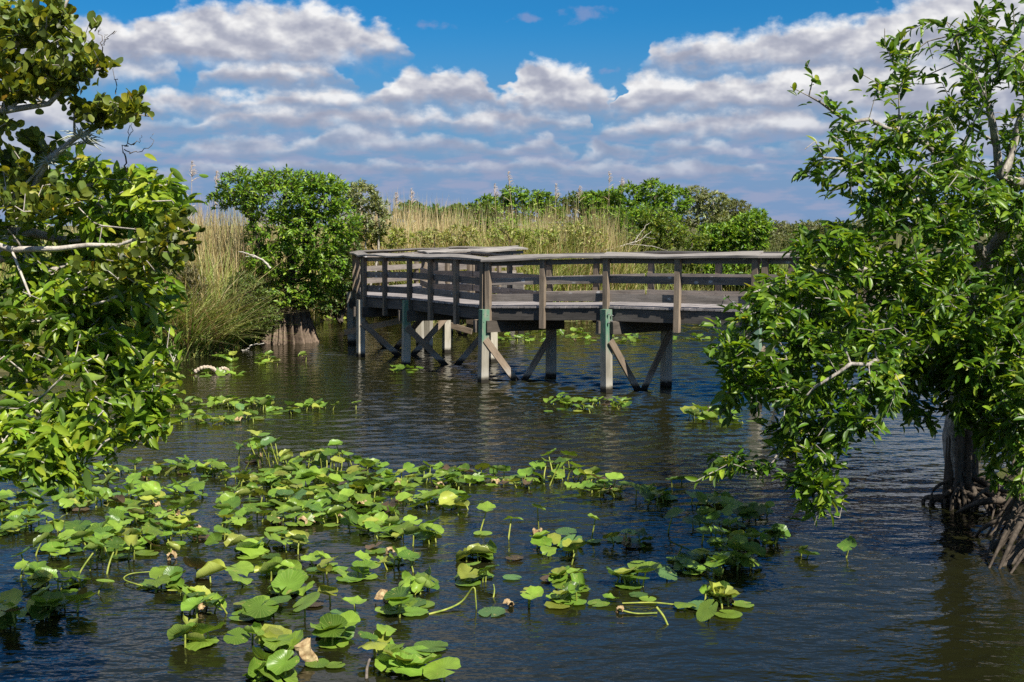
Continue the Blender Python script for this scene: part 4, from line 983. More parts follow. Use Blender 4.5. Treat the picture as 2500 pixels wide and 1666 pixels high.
# ------------------------------------------------------------------ reeds and grass
def blades(n, X, Y, Z, H, lean, width, cols, nseg=3, curl=0.35, arc=None):
    """bent tapering blades; returns V, F, C"""
    a = rng.uniform(0, 2 * np.pi, n); dx = np.cos(a); dy = np.sin(a); V = []; 
    fa = a + np.pi / 2 + rng.normal(0, 0.5, n); wx, wy = np.cos(fa), np.sin(fa)
    ln = np.abs(rng.normal(lean, lean * 0.6, n)); cu = np.abs(rng.normal(curl, curl * 0.6, n))
    for k in range(nseg + 1):
        u = k / nseg; out = H * (ln * u + cu * u ** 2.5); up = H * (u - 0.35 * cu * u ** 2.5)
        w = width * (1 - u ** 1.6) + 0.001
        cx, cy, cz = X + dx * out, Y + dy * out, Z + up
        V.append(np.stack([cx - wx * w / 2, cy - wy * w / 2, cz], -1)); V.append(np.stack([cx + wx * w / 2, cy + wy * w / 2, cz], -1))
    V = np.stack(V, 1); m = 2 * (nseg + 1)
    f = np.array([(2 * k, 2 * k + 1, 2 * k + 3, 2 * k + 2) for k in range(nseg)])
    F = (f[None] + (np.arange(n) * m)[:, None, None]).reshape(-1, 4)
    return V.reshape(-1, 3), F, np.repeat(cols, m, axis=0)

def profile(x, pts):
    return np.interp(x, [p[0] for p in pts], [p[1] for p in pts])

def grass_stuff(name, label, spec):
    Vs, Fs, Cs, base = [], [], [], 0
    for (n, xr, yr, hfun, lean, width, cols, wts, nseg, curl) in spec:
        X = np.zeros(0); Y = np.zeros(0)
        while len(X) < n:
            px = rng.uniform(xr[0], xr[1], n); y = rng.uniform(yr[0], yr[1], n); x = (px - 1250) * y / FPX
            clump = np.sin(x * 2.1 + 1.3 * np.sin(y * 1.7)) + np.sin(y * 2.7 + x * 0.8) + rng.normal(0, 0.8, n)
            ok = (land(x, y) > 0.02) & (clump > -0.9); X = np.concatenate([X, x[ok]]); Y = np.concatenate([Y, y[ok]])
        X, Y = X[:n], Y[:n]; px = 1250 + X * FPX / Y
        Z = ground_z(X, Y); H = hfun(px, Y, Z) * rng.uniform(0.72, 1.06, n)
        V, F, C = blades(n, X, Y, Z - 0.03, H, lean, width, palette(n, cols, wts), nseg, curl)
        Vs.append(V); Fs.append(F + base); Cs.append(C); base += len(V)
    o = obj(name, mesh(name, np.vstack(Vs), np.vstack(Fs), M_GRASS, np.vstack(Cs)))
    return tag(o, label, 'grass', kind='stuff')

TAN = [(0.60, 0.45, 0.23), (0.70, 0.56, 0.34), (0.46, 0.33, 0.16), (0.48, 0.44, 0.17)]
GRN = [(0.25, 0.33, 0.05), (0.34, 0.40, 0.075), (0.15, 0.23, 0.035), (0.47, 0.46, 0.14)]
TOP = [(250, 470), (430, 500), (480, 485), (540, 488), (620, 492), (860, 500), (900, 482), (960, 480), (1030, 492), (1100, 502), (1200, 498), (1300, 490), (1400, 482), (1480, 485), (1520, 520), (1600, 560), (1750, 570), (1850, 560), (2100, 565)]
def to_top(off):       # blades that end about where the reed line runs
    def f(px, Y, Z):
        w = 9 * np.sin(px * 0.045 + Y * 0.9) + 8 * np.sin(px * 0.11 - Y * 1.7) + 7 * np.sin(px * 0.023 + Y * 3.1)
        return np.maximum(0.5, CAMZ + (HOR - (profile(px, TOP) + off + w)) * Y / FPX - Z)
    return f
grass_stuff('reed_bed', 'tall tan and green reeds covering the far bank behind the boardwalk', [
    (2300, (840, 1130), (46.5, 57), to_top(-4), 0.05, 0.050, TAN, (4, 5, 2, 1), 3, 0.08),
    (2200, (300, 900), (46, 60), to_top(10), 0.08, 0.050, TAN + GRN, (4, 5, 2, 2, 2, 2, 1, 2), 3, 0.15),
    (2300, (1120, 1540), (47, 57), to_top(4), 0.05, 0.038, TAN, (4, 5, 3, 2), 3, 0.10),
    (3600, (830, 1180), (45.5, 55), to_top(46), 0.18, 0.060, GRN + TAN, (3, 4, 2, 4, 4, 4, 2, 3), 3, 0.35),
    (4200, (1120, 1560), (45.5, 55), to_top(40), 0.20, 0.060, GRN + TAN, (3, 4, 2, 4, 3, 3, 2, 3), 3, 0.35),
    (3000, (830, 1560), (43, 49), to_top(95), 0.16, 0.036, GRN + TAN, (4, 5, 3, 5, 2, 2, 1, 2), 3, 0.45),
    (4200, (1500, 2200), (50, 66), to_top(10), 0.10, 0.034, OLIVE + GRN, (3, 4, 2, 3, 2, 2, 1, 1), 3, 0.25),
    (2600, (1350, 2100), (44, 53), lambda p, Y, Z: 1.25 + 0 * p, 0.30, 0.030, TAN + GRN, (3, 3, 3, 2, 1, 2, 1, 2), 3, 0.7),
    (2600, (1250, 2500), (46, 60), to_top(60), 0.15, 0.034, GRN, (3, 4, 2, 4), 3, 0.35)])
grass_stuff('bank_grass', 'long green and straw coloured grass hanging over the left bank', [
    (1900, (330, 660), (37, 46), to_top(-4), 0.07, 0.040, TAN, (5, 5, 3, 2), 3, 0.14),
    (1700, (330, 660), (34, 42), to_top(70), 0.13, 0.040, TAN + GRN, (3, 3, 2, 2, 3, 3, 1, 3), 3, 0.35),
    (1900, (330, 640), (32.3, 38), lambda p, Y, Z: 2.2 - 0.0010 * (p - 330), 0.22, 0.058, [(0.20, 0.31, 0.04), (0.30, 0.40, 0.07), (0.12, 0.20, 0.03), (0.42, 0.42, 0.11)], (3, 4, 2, 3), 5, 0.60),
    (900, (330, 600), (32.2, 36), lambda p, Y, Z: 1.3 + 0 * p, 0.45, 0.055, [(0.22, 0.34, 0.05), (0.36, 0.38, 0.10), (0.40, 0.30, 0.15), (0.10, 0.16, 0.03)], (3, 3, 2, 2), 5, 0.9),
    (420, (330, 600), (32.2, 35), lambda p, Y, Z: 2.3 + 0 * p, 0.75, 0.026, [(0.46, 0.34, 0.18), (0.34, 0.24, 0.13)], (3, 3), 5, 0.5),
    (900, (640, 900), (39, 48), lambda p, Y, Z: 1.6 + 0 * p, 0.15, 0.036, GRN + TAN, (2, 2, 2, 3, 2, 1, 1, 1), 3, 0.4),
    (1600, (-80, 420), (33.5, 48), to_top(30), 0.1, 0.040, GRN + TAN, (2, 2, 2, 2, 2, 1, 1, 1), 3, 0.3)])

# tall plumed reeds standing clear of the rest
PL = [((455, 520), (468, 395), 41, 'tall pale reed plume left of the buttressed tree'), ((970, 560), (966, 470), 49, 'feathery reed plume left of a twin, above the tan reeds'), ((1010, 560), (1004, 462), 49, 'slightly taller feathery reed plume right of its twin, left of centre'),
      ((1258, 470), (1240, 420), 52, 'bent thin reed plume standing highest above the centre shrub'), ((1222, 500), (1207, 450), 52, 'small reed plume just left of the highest bent plume'), ((1362, 510), (1357, 450), 52, 'upright reed plume right of the centre shrub'),
      ((1420, 530), (1415, 455), 50, 'tan reed plume before the tallest green shrub'), ((1490, 500), (1487, 420), 54, 'left of two dark leaved reed plumes beside the tallest shrub'), ((1520, 500), (1518, 432), 54, 'right of two dark leaved reed plumes beside the tallest shrub'), ((538, 490), (528, 420), 43, 'thin reed plume close to the left side of the buttressed tree')]
for (p0, p1, Y, lab) in PL:
    b = at(p0[0], p0[1], Y); b[2] = 0.3; t = at(p1[0], p1[1], Y); r = empty('plumed_reed', b); tag(r, lab, 'reed', 'plumed reeds above the bank')
    mid = (b + t) / 2 + rng.normal(0, 0.06, 3); path = smooth_path([b - b, mid - b, t - b], 5)
    V, F = tubes([(path, np.linspace(0.014, 0.006, len(path)))], 4); obj('stem', mesh('stem', V, F, M_DRY), r)
    Ps = []
    L0 = np.linalg.norm(path[-1] - path[-2])
    for k in range(46):
        u = rng.uniform(0, 1); q = path[-1] - norm(path[-1] - path[-2]) * 0.55 * u; d = norm(np.array((rng.normal(0.25, 0.4), rng.normal(0, 0.4), rng.uniform(0.2, 1))))
        l = 0.22 * (0.4 + 0.8 * u); Ps.append((np.array([q, q + d * l * 0.6, q + d * l + np.array((0.03, 0, -0.03))]), (0.007, 0.006, 0.002)))
    V, F = tubes(Ps, 4); obj('plume', mesh('plume', V, F, M_PLUME), r)
    for k in range(4):
        u = (0.55, 0.68, 0.78, 0.88)[k]; q = path[0] * (1 - u) + path[-1] * u; d = norm(np.array(((-1, 1)[k % 2] * 0.6, rng.normal(0, 0.3), 0.5)))
        V, F = tubes([(np.array([q, q + d * 0.2, q + d * 0.38 + np.array((0, 0, -0.06))]), (0.010, 0.009, 0.001))], 4); obj('leaf_blade', mesh('leaf_blade', V, F, M_DRY), r)

# dead wood
def branchy(name, label, paths, mat, cat, base, sides=6):
    r = empty(name, base); tag(r, label, cat)
    for i, (P, r0, r1) in enumerate(paths):
        Q = smooth_path(np.array(P), 5) + 0; Q[1:-1] += rng.normal(0, 0.012, Q[1:-1].shape)
        V, F = tubes([(Q - base, np.linspace(r0, r1, len(Q)))], sides)
        obj('limb' if i == 0 else 'twig', mesh('limb', V, F, mat, smooth=True), r)
    return r
b_ = A_(1480, 612, 49)
branchy('fallen_branch', 'bleached forked dead branch lying over the grass behind the handrail', [
    ([b_, A_(1530, 597, 49), A_(1565, 585, 49), A_(1590, 565, 49)], 0.035, 0.008), ([A_(1550, 590, 49), A_(1570, 560, 49), A_(1585, 545, 49)], 0.022, 0.006), ([A_(1530, 597, 49), A_(1580, 600, 48.6), A_(1630, 612, 48.4)], 0.022, 0.006),
    ([A_(1500, 608, 49), A_(1450, 612, 48.6), A_(1420, 608, 48.6)], 0.02, 0.006), ([A_(1572, 580, 49), A_(1600, 583, 48.8)], 0.014, 0.005)], M_DEADW, 'branch', b_)
b_ = A_(660, 655, MY - 1.2)
branchy('bare_branch', 'pale bare branch poking out of the buttressed tree to the left', [([b_, A_(640, 635, MY - 1.3), A_(610, 620, MY - 1.4), A_(582, 615, MY - 1.4)], 0.04, 0.012), ([A_(625, 628, MY - 1.35), A_(598, 626, MY - 1.4)], 0.02, 0.008)], M_DEADW, 'branch', b_)
b_ = np.append(g2(590, 858), 0.0)
branchy('bare_branch', 'pale crooked stick lying at the foot of the left bank', [([b_, A_(605, 852, 35.5) , A_(615, 843, 35.6), A_(645, 838, 35.8)], 0.03, 0.015)], M_DEADW, 'branch', b_)
b_ = A_(310, 420, 8.2)
branchy('bare_twig', 'dark leafless twig fork between the left trees against the sky', [([b_, A_(300, 370, 8.1), A_(312, 350, 8.1), A_(318, 305, 8.1)], 0.006, 0.002), ([A_(312, 350, 8.1), A_(340, 352, 8.1), A_(345, 330, 8.1)], 0.004, 0.0015), ([A_(303, 365, 8.1), A_(330, 372, 8.1), A_(368, 350, 8.1), A_(372, 330, 8.1)], 0.004, 0.0015), ([A_(318, 330, 8.1), A_(322, 300, 8.1)], 0.003, 0.001)], M_TWIG, 'twig', b_)
b_ = A_(245, 130, 7.9)
branchy('bare_twig', 'fine leafless twigs sticking up from the cocoplum tip', [([b_, A_(248, 110, 7.9), A_(270, 92, 7.9), A_(285, 76, 7.9)], 0.004, 0.0012), ([A_(248, 110, 7.9), A_(243, 80, 7.9), A_(244, 66, 7.9)], 0.003, 0.001), ([A_(252, 106, 7.9), A_(254, 85, 7.9)], 0.003, 0.001)], M_TWIG, 'twig', b_)
b_ = A_(282, 230, 8.0)
branchy('bare_twig', 'single upright twig with two round leaves above the middle cocoplum branch', [([b_, A_(282, 200, 8.0), A_(277, 168, 8.0)], 0.004, 0.0015)], M_TWIG, 'twig', b_)

# air plants on the left branches
for (p, Y, s_, lab) in (((195, 335), 8.1, 0.14, 'spiky grey air plant on the pale diagonal branch'), ((210, 350), 8.15, 0.16, 'larger grey air plant just below the pale diagonal branch'), ((120, 400), 8.2, 0.10, 'small air plant where the pale branch forks'), ((40, 590), 8.5, 0.16, 'grey air plant near the left edge above the arching branch'),
                    ((90, 650), 8.35, 0.12, 'air plant on the elbow of the arching branch'), ((305, 650), 8.5, 0.15, 'air plant among twigs right of the arching branch')):
    c = A_(p[0], p[1], Y - 0.05); Ps = []
    for k in range(26):
        d = norm(np.array((rng.normal(0, 1), rng.normal(-0.3, 0.8), rng.uniform(-0.2, 1.3)))); l = s_ * rng.uniform(0.6, 1.1)
        Ps.append((np.array([(0, 0, 0), d * l * 0.5, d * l + np.array((0, 0, -0.25 * l))]), (0.005, 0.004, 0.0008)))
    V, F = tubes(Ps, 4); o = obj('air_plant', mesh('air_plant', V, F, M_AIR)); o.location = tuple(c); tag(o, lab, 'air plant', 'air plants on the left branches')

# roots at the right bank, their deep shade put into the dark bark colour
rt = []
for k in range(26):
    a = rng.uniform(math.pi * 0.8, math.pi * 2.1); r_ = rng.uniform(0.28, 0.55) * (1.5 if math.cos(a) > 0.2 else 1); z1 = rng.uniform(0.05, 0.45)
    p0 = tb + np.array((rng.normal(0, .08), rng.normal(0, .08), z1)); p2 = tb + np.array((math.cos(a) * r_, math.sin(a) * r_, -0.15))
    rt.append((smooth_path([p0, (p0 + p2) / 2 + np.array((math.cos(a) * .12, math.sin(a) * .12, .12)), p2], 5), np.linspace(rng.uniform(0.02, 0.06), 0.012, 11)))
for k in range(34):
    y_ = rng.uniform(12.4, 15.6); x_ = 0.4167 * y_ + rng.uniform(-0.45, 0.25)
    p0 = np.array((x_ + rng.uniform(0.5, 1.0), y_ + rng.normal(0.2, .3), rng.uniform(0.25, 0.95))); p2 = np.array((x_, y_, -0.12))
    rt.append((smooth_path([p0, (p0 + p2) / 2 + rng.normal(0, 0.10, 3) + np.array((0, 0, .10)), p2], 5), np.linspace(rng.uniform(0.015, 0.05), 0.010, 11)))
for o in COL.objects:
    if o.name == 'pond_apple_tree': right_tree = o
V, F = tubes([(P - tb, R) for P, R in rt], 6); obj('root_mass', mesh('root_mass', V, F, M_BARKD, smooth=True), right_tree)
V, F = buttress('', '', tb, 0.25, 0.175, 1.6, M_BARKD, ribs=8, depth=0.32); obj('trunk_base', mesh('trunk_base', V - tb, F, M_BARKD, smooth=True), right_tree)  # darker than the trunk above: shade of the foot put into its colour
RR = [([A_(2560, 1240, 14.6), A_(2480, 1225, 14.4), A_(2400, 1225, 14.2), np.append(g2(2330, 1245), -0.05)], 0.06, 'thick root reaching left from the right edge beside the trunk'),
      ([A_(2560, 1230, 13.8), A_(2490, 1290, 13.6), A_(2430, 1330, 13.5), np.append(g2(2415, 1345), -0.05)], 0.05, 'pale sunlit root sloping into the water at the right edge'),
      ([A_(2560, 1320, 13.2), A_(2500, 1340, 13.0), A_(2460, 1375, 12.9), np.append(g2(2418, 1402), -0.08)], 0.10, 'thickest smooth grey root at the right edge, lowest of the roots'),
      ([A_(2560, 1190, 15.0), A_(2470, 1200, 14.8), A_(2420, 1190, 14.6), A_(2380, 1215, 14.5)], 0.04, 'dark root arching near the trunk foot'),
      ([A_(2560, 1270, 13.9), A_(2460, 1265, 13.8), A_(2400, 1290, 13.9), np.append(g2(2380, 1305), -0.05)], 0.035, 'slender root between the thick roots at the right edge')]
for P, r_, lab in RR:
    Q = smooth_path(P, 6); V, F = tubes([(Q - Q[-1], r_ * (1 - 0.75 * np.linspace(0, 1, len(Q)) ** 2) * (1 + 0.12 * np.sin(np.arange(len(Q)) * 1.7)))], 8)
    o = obj('root', mesh('root', V, F, M_BARKD, smooth=True)); o.location = tuple(Q[-1]); tag(o, lab, 'root', 'roots at the right bank')

# ------------------------------------------------------------------ water lilies
def pad_mesh(style, col, seed):
    """heart shaped blade, x from the stalk to the tip, notch on the -x side; unit length about 1"""
    r_ = np.random.default_rng(seed)
    nr, nt_ = 4, 25; th = np.linspace(-math.pi + 0.16, math.pi - 0.16, nt_)
    rad = 0.50 * (1 + 0.14 * np.cos(th) - 0.05 * np.cos(2 * th)) * np.where(np.abs(th) > 2.75, 0.93, 1.0)
    rad = rad * (1 + r_.normal(0, 0.04 if style != 'ragged' else 0.085, nt_))
    V = [(0, 0, 0)]
    for k in range(1, nr + 1):
        u = k / nr
        for j in range(nt_):
            V.append((rad[j] * u * math.cos(th[j]), 0.90 * rad[j] * u * math.sin(th[j]), 0.0))
    V = np.array(V); x, y = V[:, 0].copy(), V[:, 1].copy(); ph = r_.uniform(0, 6)
    rr = np.hypot(x, y); wav = 0.06 * rr * np.sin(3 * np.arctan2(y, x) + ph) + 0.05 * rr ** 2 * 2 * np.sin(7 * np.arctan2(y, x) + ph * 2)
    kl, kr = {'flat': (0.15, 0.15), 'bowl': (1.0, 1.2), 'half': (0.3, 3.0), 'taco': (3.4, 3.4), 'ragged': (0.8, 0.5), 'roll': (4.5, 5.5), 'dome': (-1.1, -1.0)}[style]
    kk = np.where(y > 0, kl, kr); ay = np.abs(y); sg = np.sign(y)
    kk_ = np.where(np.abs(kk) < 1e-3, 1e-3, kk)
    y2 = sg * np.sin(ay * kk_) / kk_; z2 = (1 - np.cos(ay * kk_)) / kk_
    kx = {'flat': 0.1, 'bowl': 0.6, 'half': 0.3, 'taco': 0.25, 'ragged': -0.5, 'roll': 0.3, 'dome': -0.7}[style]
    x2 = np.sin(x * kx) / kx; z2 = z2 + (1 - np.cos(x * kx)) / kx + wav * (0.25 if style == 'flat' else 1.0)
    V = np.stack([x2, y2, z2], -1)
    F = []
    tri = [(0, 1 + j, 2 + j) for j in range(nt_ - 1)]
    for k in range(nr - 1):
        a = 1 + k * nt_; b = a + nt_
        for j in range(nt_ - 1): F += [(a + j, b + j, b + j + 1), (a + j, b + j + 1, a + j + 1)]
    return mesh('lily_leaf', V, np.array(tri + F), M_LILY, np.repeat(np.array(col)[None], len(V), 0), smooth=True)
LCOL = {'g': (0.15, 0.275, 0.030), 'l': (0.215, 0.34, 0.04), 'y': (0.34, 0.385, 0.06), 'd': (0.085, 0.175, 0.025), 'b': (0.12, 0.075, 0.050), 'v': (0.11, 0.22, 0.065)}  # d: dark green leaves, also puts shade into lilies under the trees
PADS = {}
def pad(style, c, s_):
    k = (style, c, s_)
    if k not in PADS: PADS[k] = pad_mesh(style, LCOL[c], hash((style, c)) % 999 * 0 + sum(map(ord, style + c)) * 7 + s_)
    return PADS[k]
def withered_mesh(seed):
    r_ = np.random.default_rng(seed); n, m = 8, 6; V = []
    for i in range(n):
        for j in range(m):
            a = j / (m - 1) * 4.2; rr = 0.10 + 0.05 * math.sin(i * 1.3) + r_.normal(0, 0.018)
            V.append((i / n * 0.42 - 0.2 + r_.normal(0, .014), rr * math.cos(a), rr * math.sin(a) * 1.1 + r_.normal(0, .016) + 0.05))
    F = [(i * m + j, i * m + j + 1, (i + 1) * m + j + 1, (i + 1) * m + j) for i in range(n - 1) for j in range(m - 1)]
    return mesh('withered_leaf', np.array(V), F, M_DEAD)
WITH = [withered_mesh(s_) for s_ in range(3)]
STYLES = ['flat', 'bowl', 'half', 'taco', 'ragged', 'roll', 'dome']
S_ = 2500 / 2353.0
ALL_PADS = []
def lily(x, y, n, rx, ry, label, mood='mix', size=0.225, h=(0.015, 0.15), wither=0, force=None, view=True):
    """one plant: leaves on stalks within rx, ry pixels of x, y (pixels of a 2353 px wide picture)"""
    k = S_ if view else 1.0
    c = ground(x * k, y * k); root = empty('water_lily', c); tag(root, label, 'water lily', 'water lilies on the pond')
    P = dict(mix=(0.28, 0.18, 0.16, 0.06, 0.24, 0.03, 0.05), flat=(0.75, 0.1, 0, 0, 0.15, 0, 0), curl=(0.1, 0.2, 0.2, 0.25, 0.1, 0.1, 0.05), tall=(0.14, 0.26, 0.20, 0.08, 0.22, 0.02, 0.08))[mood]
    n = n if n <= 2 else int(round(n * 2.5)); rx, ry = rx * 1.25, ry * 1.2
    for i in range(n):
        for _ in range(25):
            a = rng.uniform(0, 2 * math.pi); q = math.sqrt(rng.uniform(0, 1)) if n > 1 else 0
            b = ground(x * k + rx * math.cos(a) * q, y * k + ry * math.sin(a) * q)
            if all(np.linalg.norm(b[:2] - p) > 0.62 * size for p in ALL_PADS): break
        ALL_PADS.append(b[:2])
        st = STYLES[rng.choice(7, p=np.array(P) / sum(P))]
        cc = rng.choice(list('glydbv'), p=(0.33, 0.36, 0.13, 0.12, 0.02, 0.04))
        if force and i < len(force): st, cc = force[i]
        sz = size * rng.uniform(0.78, 1.22)
        flat = st == 'flat' and rng.uniform() < 0.7
        z = 0.012 + rng.uniform(0, 0.006) if flat else rng.uniform(*h)
        if st in ('taco', 'roll'): z = max(z, 0.07)
        yaw = rng.uniform(0, 2 * math.pi); tilt = rng.normal(0, 0.03) if flat else rng.normal(0.08, 0.27); rollv = rng.normal(0, 0.02 if flat else 0.24)
        R = Matrix.Rotation(yaw, 4, 'Z') @ Matrix.Rotation(-tilt, 4, 'Y') @ Matrix.Rotation(rollv, 4, 'X')
        if not flat: z = max(z, 0.30 * sz * (abs(math.sin(tilt)) + abs(math.sin(rollv))) + 0.01)
        o = obj('leaf', pad(st, cc, int(rng.integers(0, 3))), root, Matrix.Translation((b[0] - c[0], b[1] - c[1], z)) @ R @ Matrix.Scale(sz, 4))
        if z > 0.05:
            f = np.array((rng.normal(0, 0.25), rng.normal(0, 0.25), 0)) * z * 1.6; t = np.array((b[0] - c[0], b[1] - c[1], z - 0.004)); q = t + f; q[2] = -0.15
            path = smooth_path([q, (q + t) / 2 + rng.normal(0, 0.02, 3), t], 4)
            V, F = tubes([(path, np.linspace(0.012, 0.008, len(path)))], 6)
            obj('stalk', mesh('stalk', V, F, M_STALK, smooth=True), root)
    for i in range(wither):
        b = ground(x * k + rng.uniform(-rx, rx) * 0.7, y * k + rng.uniform(-ry, ry) * 0.7)
        w = rng.uniform(0.25, 0.42)
        obj('withered_leaf', WITH[int(rng.integers(0, 3))], root, Matrix.Translation((b[0] - c[0], b[1] - c[1], 0.01)) @ Matrix.Rotation(rng.uniform(0, 6), 4, 'Z') @ Matrix.Scale(w, 4))
    return root

